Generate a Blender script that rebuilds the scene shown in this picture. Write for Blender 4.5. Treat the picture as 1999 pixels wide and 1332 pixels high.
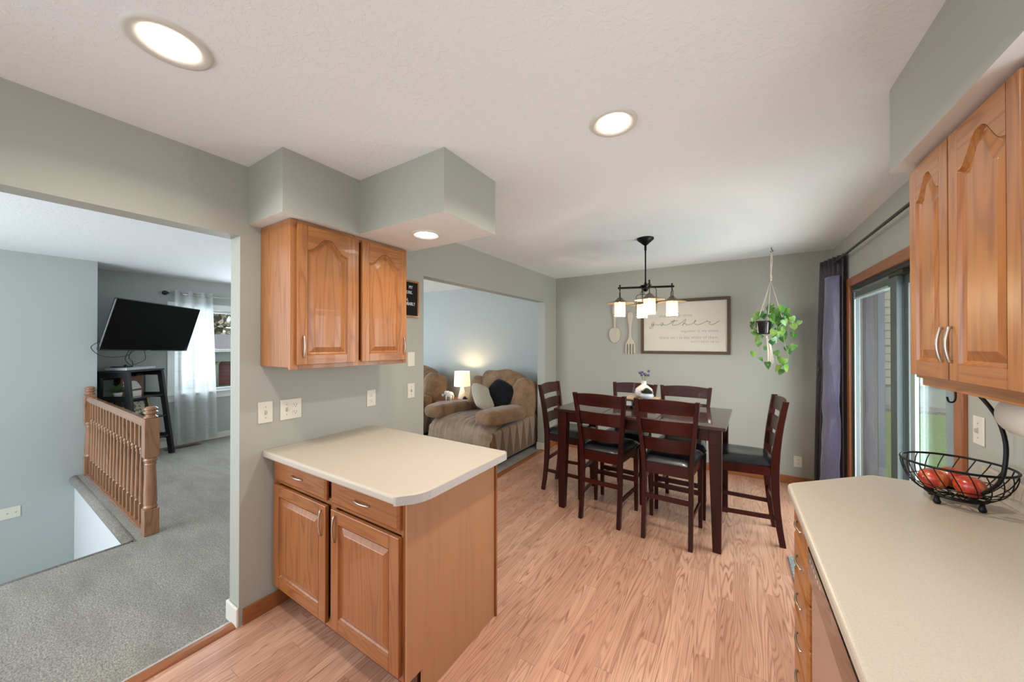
import bpy, bmesh, math, random
from mathutils import Vector, Matrix, noise
PI = math.pi
S = bpy.context.scene
C = S.collection
for o in list(bpy.data.objects): bpy.data.objects.remove(o)

# ------------------------------------------------------------------ camera
cam_d = bpy.data.cameras.new('camera'); cam = bpy.data.objects.new('camera', cam_d); C.objects.link(cam)
cam_d.sensor_width = 36; cam_d.lens = 36 * 683.2 / 1999
cam_d.clip_start = .05; cam_d.clip_end = 200
cam.location = (0, 0, 1.495)
cam.rotation_euler = (math.radians(90.285), 0, math.radians(32.143))
S.camera = cam

# ------------------------------------------------------------------ world, exposure
S.view_settings.view_transform = 'Standard'; S.view_settings.look = 'None'
S.view_settings.gamma = 1; S.view_settings.use_curve_mapping = False
S.view_settings.exposure = 0.40
w = bpy.data.worlds.new('world'); S.world = w; w.use_nodes = True
bgn = w.node_tree.nodes['Background']
bgn.inputs[0].default_value = (.87, .94, 1, 1); bgn.inputs[1].default_value = .95

def area(name, loc, rot, sx, sy, power, col, spread=PI, shape='RECTANGLE'):
    d = bpy.data.lights.new(name, 'AREA'); d.shape = shape; d.size = sx; d.size_y = sy
    d.energy = power; d.color = col; d.spread = spread
    o = bpy.data.objects.new(name, d); C.objects.link(o); o.location = loc; o.rotation_euler = rot
    return o
sun_d = bpy.data.lights.new('sun', 'SUN'); sun_d.energy = 2.6; sun_d.angle = .02; sun_d.color = (1, .95, .86)
sun = bpy.data.objects.new('sun', sun_d); C.objects.link(sun); sun.rotation_euler = (math.radians(27), math.radians(0), math.radians(-12))
# daylight through the kitchen window, the sliding door and the living-room windows
area('daylight_kitchen_window', (1.03, .50, 1.56), (0, math.radians(90), 0), .9, 1.1, 12, (.93, .97, 1))
area('fill_kitchen_end', (-.7, -1.9, 1.5), (math.radians(100), 0, 0), 2.6, 1.9, 5, (.95, .97, 1))  # added fill at the open back of the kitchen, no window there
area('fill_living_end', (-4.3, -2.2, 1.5), (math.radians(100), 0, math.radians(-24)), 3.0, 1.8, 92, (.84, .92, 1))  # added fill behind the living room, turned to reach the right cabinets
area('daylight_sliding_door', (1.25, 3.25, 1.05), (0, math.radians(94), math.radians(-14)), 1.9, 1.55, 86, (.93, .97, 1))
area('daylight_living_far_window', (-7.05, 2.1, 1.4), (0, math.radians(-90), 0), 1.1, .7, 14, (.84, .93, 1))
area('daylight_living_second_window', (-7.05, 3.1, 1.4), (0, math.radians(-90), 0), 1.1, 1.0, 85, (.90, .95, 1))

# ------------------------------------------------------------------ builder
class M:
    def __init__(s): s.bm = bmesh.new(); s.T = Matrix.Identity(4); s.mi = 0; s.k = 0
    def v(s, p): return s.bm.verts.new(s.T @ Vector(p))
    def f(s, vs, smooth=False):
        try: fc = s.bm.faces.new(vs)
        except ValueError: return None
        fc.material_index = s.mi; fc.smooth = smooth; return fc
    def box(s, a, b, T=None):
        old = s.T
        if T is not None: s.T = s.T @ T
        x0, y0, z0 = a; x1, y1, z1 = b
        if x0 > x1: x0, x1 = x1, x0
        if y0 > y1: y0, y1 = y1, y0
        if z0 > z1: z0, z1 = z1, z0
        e = s.k*3e-5; s.k += 1; x0 -= e; y0 -= e; z0 -= e; x1 += e; y1 += e; z1 += e   # no two boxes share a plane
        v = [s.v(p) for p in ((x0,y0,z0),(x1,y0,z0),(x1,y1,z0),(x0,y1,z0),(x0,y0,z1),(x1,y0,z1),(x1,y1,z1),(x0,y1,z1))]
        for q in ((3,2,1,0),(4,5,6,7),(0,1,5,4),(1,2,6,5),(2,3,7,6),(3,0,4,7)): s.f([v[i] for i in q])
        s.T = old; return s
    def cbox(s, c, size, T=None):
        return s.box([c[i]-size[i]/2 for i in range(3)], [c[i]+size[i]/2 for i in range(3)], T)
    def bar(s, p, q, wx, wy, up=(0,0,1), wx2=None, wy2=None):
        """tapered rectangular bar from p to q"""
        p = Vector(p); q = Vector(q); d = (q-p).normalized(); u = Vector(up)
        if abs(d.dot(u)) > .99: u = Vector((0,1,0))
        a = d.cross(u).normalized(); b = a.cross(d).normalized()
        wx2 = wx if wx2 is None else wx2; wy2 = wy if wy2 is None else wy2
        r = []
        for c, hx, hy in ((p, wx/2, wy/2), (q, wx2/2, wy2/2)):
            r.append([s.v(c + a*i*hx + b*j*hy) for i, j in ((-1,-1),(1,-1),(1,1),(-1,1))])
        for i in range(4): s.f([r[0][i], r[0][(i+1)%4], r[1][(i+1)%4], r[1][i]])
        s.f(r[0][::-1]); s.f(r[1]); return s
    def sweep(s, pts, prof, up=(0,0,1), closed=False):
        """rectangular/any profile [(a,b)] swept with fixed up"""
        pts = [Vector(p) for p in pts]; n = len(pts); rings = []
        for i, p in enumerate(pts):
            d = (pts[min(i+1, n-1)] - pts[max(i-1, 0)]) if not closed else (pts[(i+1)%n] - pts[i-1])
            d.normalize(); u = Vector(up); a = d.cross(u)
            if a.length < 1e-4: a = Vector((1,0,0))
            a.normalize(); b = a.cross(d).normalized()
            rings.append([s.v(p + a*x + b*y) for x, y in prof])
        m = len(prof)
        for i in range(n if closed else n-1):
            r0, r1 = rings[i], rings[(i+1)%n]
            for j in range(m): s.f([r0[j], r0[(j+1)%m], r1[(j+1)%m], r1[j]])
        if not closed: s.f(rings[0][::-1]); s.f(rings[-1])
        return s
    def tube(s, pts, r, seg=8, closed=False, caps=True):
        pts = [Vector(p) for p in pts]; n = len(pts); rings = []; a = None
        for i, p in enumerate(pts):
            d = (pts[min(i+1, n-1)] - pts[max(i-1, 0)]) if not closed else (pts[(i+1)%n] - pts[i-1])
            if d.length < 1e-9: d = Vector((0,0,1))
            d.normalize()
            if a is None:
                a = d.orthogonal().normalized()
            else:
                a = a - d*a.dot(d)
                a = a.normalized() if a.length > 1e-6 else d.orthogonal().normalized()
            b = d.cross(a); rr = r[i] if isinstance(r, (list, tuple)) else r
            rings.append([s.v(p + (a*math.cos(t) + b*math.sin(t))*rr) for t in [2*PI*k/seg for k in range(seg)]])
        for i in range(n if closed else n-1):
            r0, r1 = rings[i], rings[(i+1)%n]
            for j in range(seg): s.f([r0[j], r0[(j+1)%seg], r1[(j+1)%seg], r1[j]], True)
        if not closed and caps: s.f(rings[0][::-1]); s.f(rings[-1])
        return s
    def lathe(s, prof, c=(0,0,0), seg=24, axis='z', caps=True):
        c = Vector(c); rings = []
        for r, h in prof:
            ring = []
            for k in range(seg):
                t = 2*PI*k/seg; x, y = r*math.cos(t), r*math.sin(t)
                p = (x, y, h) if axis == 'z' else ((h, x, y) if axis == 'x' else (y, h, x))
                ring.append(s.v(c + Vector(p)))
            rings.append(ring)
        for i in range(len(prof)-1):
            for j in range(seg): s.f([rings[i][j], rings[i][(j+1)%seg], rings[i+1][(j+1)%seg], rings[i+1][j]], True)
        if caps:
            if prof[0][0] > 1e-5: s.f(rings[0][::-1])
            if prof[-1][0] > 1e-5: s.f(rings[-1])
        return s
    def prism(s, poly, h0, h1, plane='xy'):
        def P(a, b, h): return {'xy': (a,b,h), 'xz': (a,h,b), 'yz': (h,a,b)}[plane]
        lo = [s.v(P(a,b,h0)) for a, b in poly]; hi = [s.v(P(a,b,h1)) for a, b in poly]; n = len(poly)
        for i in range(n): s.f([lo[i], lo[(i+1)%n], hi[(i+1)%n], hi[i]])
        s.f(lo[::-1]); s.f(hi); return s
    def cushion(s, c, size, e=.45, seg=24, rot=None, wr=0., ws=6., seed=0., e2=None):
        """superellipsoid with wrinkles"""
        e2 = e if e2 is None else e2
        R = rot if rot is not None else Matrix.Identity(3)
        sg = lambda v, p: math.copysign(abs(v)**p, v)
        rings = []; n1 = seg//2
        for i in range(n1+1):
            ph = -PI/2 + PI*i/n1; ring = []
            for k in range(seg):
                th = 2*PI*k/seg
                p = Vector((size[0]/2*sg(math.cos(ph), e)*sg(math.cos(th), e2), size[1]/2*sg(math.cos(ph), e)*sg(math.sin(th), e2), size[2]/2*sg(math.sin(ph), e)))
                if wr: p = p*(1 + wr*noise.noise(p*ws + Vector((seed, seed*1.7, 0))))
                ring.append(R @ p + Vector(c))
            rings.append(ring)
        vs = [[s.v(p) for p in r] for r in rings[1:-1]]
        a = s.v(rings[0][0]); b = s.v(rings[-1][0])
        for i in range(len(vs)-1):
            for j in range(seg): s.f([vs[i][j], vs[i][(j+1)%seg], vs[i+1][(j+1)%seg], vs[i+1][j]], True)
        for j in range(seg):
            s.f([a, vs[0][(j+1)%seg], vs[0][j]], True); s.f([b, vs[-1][j], vs[-1][(j+1)%seg]], True)
        return s
    def sheet(s, fn, nu, nv, thick=0):
        g = [[s.v(fn(i/nu, j/nv)) for j in range(nv+1)] for i in range(nu+1)]
        for i in range(nu):
            for j in range(nv): s.f([g[i][j], g[i+1][j], g[i+1][j+1], g[i][j+1]], True)
        return s

def rootof(o):
    while o.parent: o = o.parent
    return o
def obj(name, m, mat, parent=None, bevel=0, seg=2, world=False, solid=0, subsurf=0):
    """link builder m as one mesh object. world=True: vertices were authored in world space"""
    bm = m.bm
    bmesh.ops.recalc_face_normals(bm, faces=bm.faces[:])
    me = bpy.data.meshes.new(name)
    off = Vector((0,0,0))
    if world and parent: off = rootof(parent).location.copy()
    elif parent is None:
        xs = [v.co for v in bm.verts]
        off = Vector(((min(p.x for p in xs)+max(p.x for p in xs))/2, (min(p.y for p in xs)+max(p.y for p in xs))/2, min(p.z for p in xs)))
    for v in bm.verts: v.co -= off
    bm.to_mesh(me); bm.free()
    for mm in (mat if isinstance(mat, (list, tuple)) else [mat]): me.materials.append(mm)
    o = bpy.data.objects.new(name, me); C.objects.link(o)
    if parent: o.parent = parent
    else: o.location = off
    if solid:
        md = o.modifiers.new('solid', 'SOLIDIFY'); md.thickness = solid; md.offset = 0
    if bevel:
        md = o.modifiers.new('bevel', 'BEVEL'); md.width = bevel; md.segments = seg; md.limit_method = 'ANGLE'; md.angle_limit = .6
        md.harden_normals = False
    if subsurf:
        md = o.modifiers.new('sub', 'SUBSURF'); md.levels = subsurf; md.render_levels = subsurf
    return o
def tag(o, label, cat, group=None):
    o['label'] = label; o['category'] = cat
    if group: o['group'] = group
    return o
def thing(name, label, cat, loc=(0,0,0), rz=0, group=None):
    o = bpy.data.objects.new(name, None); C.objects.link(o); o.empty_display_size = .05
    o.location = loc; o.rotation_euler = (0,0,rz); return tag(o, label, cat, group)
def struct(name, m, mat, parent=None, bevel=0, **k):
    o = obj(name, m, mat, parent, bevel, **k)
    if not parent: o['kind'] = 'structure'
    return o
def sthing(name, loc=(0,0,0)):
    o = bpy.data.objects.new(name, None); C.objects.link(o); o.location = loc; o['kind'] = 'structure'; return o
def dup(root, loc, rz, label=None):
    r = root.copy(); C.objects.link(r); r.location = loc; r.rotation_euler = (0,0,rz)
    if label: r['label'] = label
    def kids(a, b):
        for ch in list(a.children):
            c = ch.copy(); C.objects.link(c); c.parent = b; kids(ch, c)
    kids(root, r); return r
def spline(pts, n=6):
    P = [Vector(p) for p in pts]; P = [2*P[0]-P[1]] + P + [2*P[-1]-P[-2]]; out = []
    for i in range(1, len(P)-2):
        for k in range(n):
            t = k/n; a, b, c, d = P[i-1:i+3]
            out.append(.5*((2*b) + (c-a)*t + (2*a-5*b+4*c-d)*t*t + (3*b-a-3*c+d)*t**3))
    out.append(P[-2]); return out

# ------------------------------------------------------------------ materials
def mat(name, col, rough=.5, metal=0, spec=.5, coat=0, sheen=0, emis=None, es=0, trans=0, alpha=1):
    m = bpy.data.materials.new(name); m.use_nodes = True; b = m.node_tree.nodes['Principled BSDF']
    b.inputs['Base Color'].default_value = (*col, 1); b.inputs['Roughness'].default_value = rough
    b.inputs['Metallic'].default_value = metal; b.inputs['Specular IOR Level'].default_value = spec
    b.inputs['Coat Weight'].default_value = coat; b.inputs['Sheen Weight'].default_value = sheen
    if emis: b.inputs['Emission Color'].default_value = (*emis, 1); b.inputs['Emission Strength'].default_value = es
    if trans: b.inputs['Transmission Weight'].default_value = trans
    return m
class N:
    """tiny node helper"""
    def __init__(s, m): s.t = m.node_tree; s.b = s.t.nodes['Principled BSDF']
    def n(s, ty, **k):
        nd = s.t.nodes.new(ty)
        for a, v in k.items(): setattr(nd, a, v)
        return nd
    def l(s, a, b): s.t.links.new(a, b)
    def val(s, nd, i, v):
        if hasattr(v, 'node'): s.l(v, nd.inputs[i])
        else: nd.inputs[i].default_value = v
    def math(s, op, a, b=0., c=None):
        nd = s.n('ShaderNodeMath', operation=op); s.val(nd, 0, a); s.val(nd, 1, b)
        if c is not None: s.val(nd, 2, c)
        return nd.outputs[0]
    def obj(s): return s.n('ShaderNodeTexCoord').outputs['Object']
    def mapping(s, vec, scale=(1,1,1), loc=(0,0,0), rot=(0,0,0)):
        nd = s.n('ShaderNodeMapping'); s.l(vec, nd.inputs[0]); nd.inputs['Scale'].default_value = scale
        nd.inputs['Location'].default_value = loc; nd.inputs['Rotation'].default_value = rot; return nd.outputs[0]
    def noise(s, vec, scale=1., detail=2., rough=.5, dist=0., out=0):
        nd = s.n('ShaderNodeTexNoise'); s.l(vec, nd.inputs['Vector']); nd.inputs['Scale'].default_value = scale
        nd.inputs['Detail'].default_value = detail; nd.inputs['Roughness'].default_value = rough; nd.inputs['Distortion'].default_value = dist
        return nd.outputs[out]
    def ramp(s, f, stops):
        nd = s.n('ShaderNodeValToRGB'); s.l(f, nd.inputs[0]); e = nd.color_ramp.elements
        e[0].position, e[0].color = stops[0][0], (*stops[0][1], 1); e[1].position, e[1].color = stops[-1][0], (*stops[-1][1], 1)
        for p, c in stops[1:-1]:
            x = e.new(p); x.color = (*c, 1)
        return nd.outputs[0]
    def mix(s, f, a, b, mode='MIX'):
        nd = s.n('ShaderNodeMix', data_type='RGBA', blend_type=mode)
        s.val(nd, 0, f)
        for i, v in ((6, a), (7, b)):
            if hasattr(v, 'node'): s.l(v, nd.inputs[i])
            else: nd.inputs[i].default_value = (*v, 1)
        return nd.outputs[2]
    def bump(s, h, strength=.3, dist=.01):
        nd = s.n('ShaderNodeBump'); s.l(h, nd.inputs['Height']); nd.inputs['Strength'].default_value = strength
        nd.inputs['Distance'].default_value = dist; s.l(nd.outputs[0], s.b.inputs['Normal']); return nd

def wood(name, light, dark, axis='z', k=1., lines=32, contrast=.62, rough=.32, coat=.15, seed=0., long=1.0, across=11.):
    """oak: contour lines of stretched noise give cathedral figure along `axis`"""
    m = mat(name, light, rough, coat=coat, spec=.25 if 'cherry' in name else .5); h = N(m); o = h.obj()
    sc = {'x': (long, across, across), 'y': (across, long, across), 'z': (across, across, long)}[axis]
    sc = tuple(v*k for v in sc)
    v = h.mapping(o, sc, (seed, seed*1.3, seed*.7))
    nz = h.noise(v, 1., 1.5, .45, .25)
    ln = h.math('SINE', h.math('MULTIPLY', nz, lines*2.))
    ln = h.math('MULTIPLY_ADD', ln, .5, .5)
    ln = h.math('POWER', ln, 4.)
    fs = tuple(v*14 if v > 2 else v*3 for v in sc)
    fine = h.noise(h.mapping(o, fs), 1., 3., .6)
    fine = h.math('MULTIPLY', h.math('SUBTRACT', fine, .42), 2.)
    big = h.noise(v, .45, 1.)
    mid = tuple((a+b)/2 for a, b in zip(light, dark))
    base = h.mix(big, light, mid)
    f = h.math('MULTIPLY', ln, h.math('MULTIPLY_ADD', h.noise(v, 2., 2.), .9, .1))
    col = h.mix(h.math('MULTIPLY', f, contrast*1.5), base, dark)
    fn = h.n('ShaderNodeClamp'); h.l(h.math('MULTIPLY', fine, contrast*.8), fn.inputs[0])
    col = h.mix(fn.outputs[0], col, dark)
    h.l(col, h.b.inputs['Base Color'])
    h.bump(fine, .06, .002)
    return m

OAK_L, OAK_D = (.42, .168, .047), (.19, .055, .012)
oak_v = wood('oak_vertical_grain', OAK_L, OAK_D, 'z')
oak_x = wood('oak_grain_along_x', OAK_L, OAK_D, 'x', seed=3)
oak_y = wood('oak_grain_along_y', OAK_L, OAK_D, 'y', seed=5)
base_v = wood('base_oak_vertical_grain', (.37, .130, .032), (.16, .042, .009), 'z', seed=1.5)
base_x = wood('base_oak_grain_along_x', (.37, .130, .032), (.16, .042, .009), 'x', seed=4.5)
oak_panel = wood('oak_plain_end_panel', (.43, .205, .095), (.33, .145, .06), 'z', lines=12, contrast=.35, across=16, rough=.4, coat=.15, seed=9)
oak_trim_y = wood('oak_trim_y', (.36, .125, .035), (.17, .045, .012), 'y', seed=2, contrast=.5)
oak_trim_x = wood('oak_trim_x', (.36, .125, .035), (.17, .045, .012), 'x', seed=2, contrast=.5)
oak_trim_z = wood('oak_trim_z', (.38, .135, .04), (.18, .05, .014), 'z', seed=2, contrast=.5)
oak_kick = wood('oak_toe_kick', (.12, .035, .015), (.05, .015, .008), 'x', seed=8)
rail_oak = wood('railing_oak', (.38, .19, .10), (.17, .07, .032), 'z', contrast=.6, rough=.25, coat=.5, across=12, seed=4)
rail_oak_x = wood('railing_oak_along_x', (.38, .19, .10), (.17, .07, .032), 'x', contrast=.5, rough=.2, coat=.5, across=12, seed=4)
cherry_v = wood('dark_cherry_vertical', (.048, .0052, .0026), (.010, .002, .0015), 'z', contrast=.6, rough=.36, coat=.15, lines=10)
cherry_x = wood('dark_cherry_along_x', (.058, .006, .003), (.011, .002, .0015), 'x', contrast=.6, rough=.33, coat=.2, lines=10)
cherry_top = wood('dark_cherry_tabletop', (.06, .018, .009), (.016, .005, .003), 'x', contrast=.5, rough=.2, coat=.6, lines=10)
brown_frame = wood('walnut_frame', (.10, .05, .022), (.035, .018, .009), 'x', contrast=.6, rough=.5, coat=0)
pale_wood = wood('whitewashed_wood', (.60, .53, .44), (.42, .36, .28), 'z', contrast=.35, rough=.6, coat=0, lines=8)
board_wood = wood('sign_board', (.62, .575, .50), (.52, .47, .40), 'x', contrast=.18, rough=.6, coat=0, lines=6)

def paint(name, col, rough=.55, bump=.06):
    m = mat(name, col, rough, spec=.35); h = N(m); o = h.obj()
    h.bump(h.noise(o, 160., 2.), bump, .002); return m
PAINT = (.372, .372, .325)
wall_m = paint('sage_wall_paint', PAINT)
wall_m_daylit = paint('sage_wall_paint_daylit', (.40, .435, .42))  # same sage paint, with the cool daylight tint put into its colour
white_wall = paint('pale_stairwell_paint', (.62, .66, .66))
white_trim = mat('white_trim_paint', (.70, .68, .61), .35)
white_win = mat('white_window_vinyl', (.75, .78, .76), .3)

def ceiling_mat(name, col):
    m = mat(name, col, .75, spec=.2); h = N(m); o = h.obj()
    a = h.noise(o, 30., 4., .65, .7); b = h.noise(h.mapping(o, (1,1,1), (7,3,0)), 4., 1.)
    r = h.n('ShaderNodeMapRange'); h.l(a, r.inputs[0]); r.inputs[1].default_value = .50; r.inputs[2].default_value = .60
    hgt = h.math('MULTIPLY', r.outputs[0], b)
    h.bump(hgt, .3, .004); return m
ceil_m = ceiling_mat('knockdown_ceiling', (.80, .82, .83))
soffit_under = paint('soffit_underside_paint', (.74, .72, .69))

def floor_mat():
    m = mat('oak_laminate', (.5, .3, .2), .33, spec=.5, coat=.25); h = N(m); o = h.obj()
    h.b.inputs['Coat Roughness'].default_value = .22
    sp = h.n('ShaderNodeSeparateXYZ'); h.l(o, sp.inputs[0]); x, y = sp.outputs[0], sp.outputs[1]
    W, L = .078, .95
    xi = h.math('FLOOR', h.math('DIVIDE', x, W))
    wn = h.n('ShaderNodeTexWhiteNoise', noise_dimensions='1D'); h.l(xi, wn.inputs['W'])
    yo = h.math('ADD', h.math('DIVIDE', y, L), h.math('MULTIPLY', wn.outputs[0], 7.3))
    yi = h.math('FLOOR', yo)
    cb = h.n('ShaderNodeCombineXYZ'); h.l(xi, cb.inputs[0]); h.l(yi, cb.inputs[1])
    w2 = h.n('ShaderNodeTexWhiteNoise', noise_dimensions='3D'); h.l(cb.outputs[0], w2.inputs['Vector'])
    rnd = w2.outputs[0]
    gx = h.math('ADD', h.math('MULTIPLY', x, 15.), h.math('MULTIPLY', rnd, 40.))
    gy = h.math('ADD', h.math('MULTIPLY', y, 1.0), h.math('MULTIPLY', rnd, 23.))
    cv = h.n('ShaderNodeCombineXYZ'); h.l(gx, cv.inputs[0]); h.l(gy, cv.inputs[1])
    nz = h.noise(cv.outputs[0], 1., 1.4, .5, .35)
    ln = h.math('MULTIPLY_ADD', h.math('SINE', h.math('MULTIPLY', nz, 96.)), .5, .5)
    ln = h.math('POWER', ln, 3.2)
    fine = h.noise(h.mapping(o, (170, 5, 1)), 1., 3., .6)
    nd = h.n('ShaderNodeClamp'); h.l(h.math('MULTIPLY', h.math('SUBTRACT', fine, .45), 2.4), nd.inputs[0])
    light = h.mix(rnd, (.68, .385, .26), (.54, .285, .185))
    msk = h.noise(cv.outputs[0], 1.7, 1.)
    col = h.mix(h.math('MULTIPLY', ln, h.math('MULTIPLY_ADD', msk, 1.3, -.1)), light, (.24, .088, .050))
    col = h.mix(h.math('MULTIPLY', nd.outputs[0], .45), col, (.27, .11, .06))
    fx = h.math('FRACT', h.math('DIVIDE', x, W)); fy = h.math('FRACT', yo)
    sx = h.math('LESS_THAN', fx, .018); sy = h.math('LESS_THAN', fy, .0022)
    col = h.mix(h.math('MULTIPLY', h.math('MAXIMUM', sx, sy), .55), col, (.16, .06, .035))
    h.l(col, h.b.inputs['Base Color']); return m
floor_m = floor_mat()

def carpet_mat():
    m = mat('carpet', (.33, .31, .26), .95, spec=.1, sheen=.3); h = N(m); o = h.obj()
    a = h.noise(h.mapping(o, (1, 1.8, 1)), 75., 3., .65); b = h.noise(h.mapping(o, (1.2, 3.5, 1), rot=(0,0,.5)), 2.2, 4., .65)
    c = h.noise(o, 320., 2.)
    v = h.math('ADD', h.math('MULTIPLY', a, .55), h.math('MULTIPLY', c, .45))
    col = h.ramp(v, [(.34, (.05, .045, .035)), (.50, (.27, .25, .21)), (.64, (.50, .475, .405))])
    col = h.mix(h.math('MULTIPLY', h.math('SUBTRACT', b, .40), 1.7), col, (.13, .115, .09), 'MIX')
    h.l(col, h.b.inputs['Base Color']); h.bump(v, .9, .012); return m
carpet_m = carpet_mat()

def laminate_top(name, col):
    m = mat(name, col, .3, spec=.45); h = N(m); o = h.obj()
    n1 = h.noise(o, 260., 2.)
    h.l(h.ramp(n1, [(.35, tuple(c*.93 for c in col)), (.65, tuple(min(1, c*1.05) for c in col))]), h.b.inputs['Base Color']); return m
counter_m = laminate_top('cream_laminate', (.48, .415, .34))
counter_edge = laminate_top('greyer_laminate_edge', (.47, .44, .41))
nickel = mat('brushed_nickel', (.55, .50, .43), .3, 1)
steel = mat('steel', (.5, .5, .5), .3, 1)
black_metal = mat('black_metal', (.008, .007, .007), .4, .6)
bronze = mat('oil_rubbed_bronze', (.05, .033, .022), .45, .7)
bronze_lt = mat('weathered_bronze_shade', (.20, .155, .12), .5, .4)
plate_m = mat('ivory_plate_plastic', (.66, .63, .53), .35)
slot_m = mat('dark_slots', (.03, .03, .03), .6)
black_gloss = mat('black_gloss', (.003, .003, .003), .25, spec=.1)
black_plastic = mat('black_plastic', (.008, .008, .009), .35)
leather = mat('black_leather', (.009, .009, .012), .3, coat=.3)
lens_m = mat('lamp_lens', (1, 1, 1), .5, emis=(1, .93, .80), es=14)
bulb_m = mat('glowing_bulb', (1, .9, .7), .5, emis=(1, .76, .45), es=30)
ivory_ring = mat('white_trim_ring', (.62, .59, .53), .5)
bronze_frame = mat('dark_bronze_door_frame', (.018, .014, .010), .4, .3)
grey_vinyl = mat('grey_aluminium_stile', (.10, .12, .12), .45, .3)
pale_strip = mat('pale_aluminium_strip', (.34, .40, .39), .35, .2)

def glass(name, refl=1.0, tint=(1,1,1), base=.04):
    m = bpy.data.materials.new(name); m.use_nodes = True; t = m.node_tree; t.nodes.clear()
    out = t.nodes.new('ShaderNodeOutputMaterial'); mx = t.nodes.new('ShaderNodeMixShader')
    tr = t.nodes.new('ShaderNodeBsdfTransparent'); gl = t.nodes.new('ShaderNodeBsdfGlossy'); lw = t.nodes.new('ShaderNodeFresnel')
    mu = t.nodes.new('ShaderNodeMath'); mu.operation = 'MULTIPLY'; mu.inputs[1].default_value = refl; mu.use_clamp = True
    ge = t.nodes.new('ShaderNodeNewGeometry'); io = t.nodes.new('ShaderNodeMapRange'); io.inputs[3].default_value = 1.5; io.inputs[4].default_value = 1/1.5
    t.links.new(ge.outputs['Backfacing'], io.inputs[0]); t.links.new(io.outputs[0], lw.inputs[0]); gl.inputs['Roughness'].default_value = .01; tr.inputs[0].default_value = (*tint, 1)
    t.links.new(lw.outputs[0], mu.inputs[0]); t.links.new(mu.outputs[0], mx.inputs[0])
    t.links.new(tr.outputs[0], mx.inputs[1]); t.links.new(gl.outputs[0], mx.inputs[2]); t.links.new(mx.outputs[0], out.inputs[0])
    return m
pane_m = glass('double_glazing', 1.3, (.93, .96, .96))
window_pane_m = glass('window_glass', 1.0, (.95, .97, 1))
jar_m = glass('seeded_lantern_glass', .8, (.97, .94, .88))
def frost(m, f):
    t = m.node_tree; out = [n for n in t.nodes if n.type == 'OUTPUT_MATERIAL'][0]; src = out.inputs[0].links[0].from_socket
    mx = t.nodes.new('ShaderNodeMixShader'); tl = t.nodes.new('ShaderNodeBsdfTranslucent'); tl.inputs[0].default_value = (1, .93, .80, 1)
    nz = t.nodes.new('ShaderNodeTexNoise'); tc = t.nodes.new('ShaderNodeTexCoord'); t.links.new(tc.outputs['Object'], nz.inputs['Vector']); nz.inputs['Scale'].default_value = 90
    mr = t.nodes.new('ShaderNodeMapRange'); t.links.new(nz.outputs[0], mr.inputs[0]); mr.inputs[1].default_value = .35; mr.inputs[2].default_value = .65; mr.inputs[3].default_value = f*.5; mr.inputs[4].default_value = f*1.5
    t.links.new(mr.outputs[0], mx.inputs[0]); t.links.new(src, mx.inputs[1]); t.links.new(tl.outputs[0], mx.inputs[2]); t.links.new(mx.outputs[0], out.inputs[0])
frost(jar_m, .11)

def fabric(name, col, scale=60., amt=.25, rough=.85, sheen=.25, bump=.3):
    m = mat(name, col, rough, spec=.15, sheen=sheen); h = N(m); o = h.obj()
    h.b.inputs['Sheen Roughness'].default_value = .4
    a = h.noise(o, scale*.12, 3., .6, .4)
    c = h.ramp(a, [(.3, tuple(x*(1-amt) for x in col)), (.7, tuple(min(1, x*(1+amt)) for x in col))])
    h.l(c, h.b.inputs['Base Color']); h.bump(h.noise(o, scale*.25, 3., .55, .5), bump, .03); return m
micro = fabric('brown_microfibre', (.25, .155, .09), 50, .35)
micro_front = fabric('taupe_microfibre_seat', (.30, .215, .15), 50, .25)
cream_fab = fabric('cream_boucle', (.62, .57, .46), 400, .1, bump=.8)
black_fab = fabric('black_velvet', (.006, .006, .008), 120, .3, sheen=.2)
def satin(name, col, rough=.35, sheen=.3):
    m = mat(name, col, rough, spec=.5, sheen=sheen); h = N(m); o = h.obj()
    h.bump(h.noise(h.mapping(o, (3,3,1)), 9., 3., .6, .8), .35, .02); return m
curtain_m = satin('dark_plum_satin', (.022, .013, .018), .42)
curtain_sheen = satin('blue_grey_satin_sheen', (.125, .12, .21), .32)  # window light reflected on the plum satin, painted as a lavender colour
def sheer():
    m = bpy.data.materials.new('white_sheer'); m.use_nodes = True; t = m.node_tree; t.nodes.clear()
    out = t.nodes.new('ShaderNodeOutputMaterial'); mx = t.nodes.new('ShaderNodeMixShader'); m2 = t.nodes.new('ShaderNodeMixShader')
    tr = t.nodes.new('ShaderNodeBsdfTransparent'); tl = t.nodes.new('ShaderNodeBsdfTranslucent'); df = t.nodes.new('ShaderNodeBsdfDiffuse')
    tl.inputs[0].default_value = (.85, .88, .88, 1); df.inputs[0].default_value = (.72, .74, .73, 1)
    tc = t.nodes.new('ShaderNodeTexCoord'); mp = t.nodes.new('ShaderNodeMapping'); nz = t.nodes.new('ShaderNodeTexNoise')
    mp.inputs['Scale'].default_value = (6, 6, 90); t.links.new(tc.outputs['Object'], mp.inputs[0]); t.links.new(mp.outputs[0], nz.inputs['Vector'])
    nz.inputs['Scale'].default_value = 1
    mr = t.nodes.new('ShaderNodeMapRange'); t.links.new(nz.outputs[0], mr.inputs[0]); mr.inputs[1].default_value = .3; mr.inputs[2].default_value = .7
    mr.inputs[3].default_value = .80; mr.inputs[4].default_value = .66
    m2.inputs[0].default_value = .55; t.links.new(df.outputs[0], m2.inputs[1]); t.links.new(tl.outputs[0], m2.inputs[2])
    t.links.new(mr.outputs[0], mx.inputs[0]); t.links.new(tr.outputs[0], mx.inputs[1]); t.links.new(m2.outputs[0], mx.inputs[2])
    t.links.new(mx.outputs[0], out.inputs[0]); return m
sheer_m = sheer()
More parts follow.
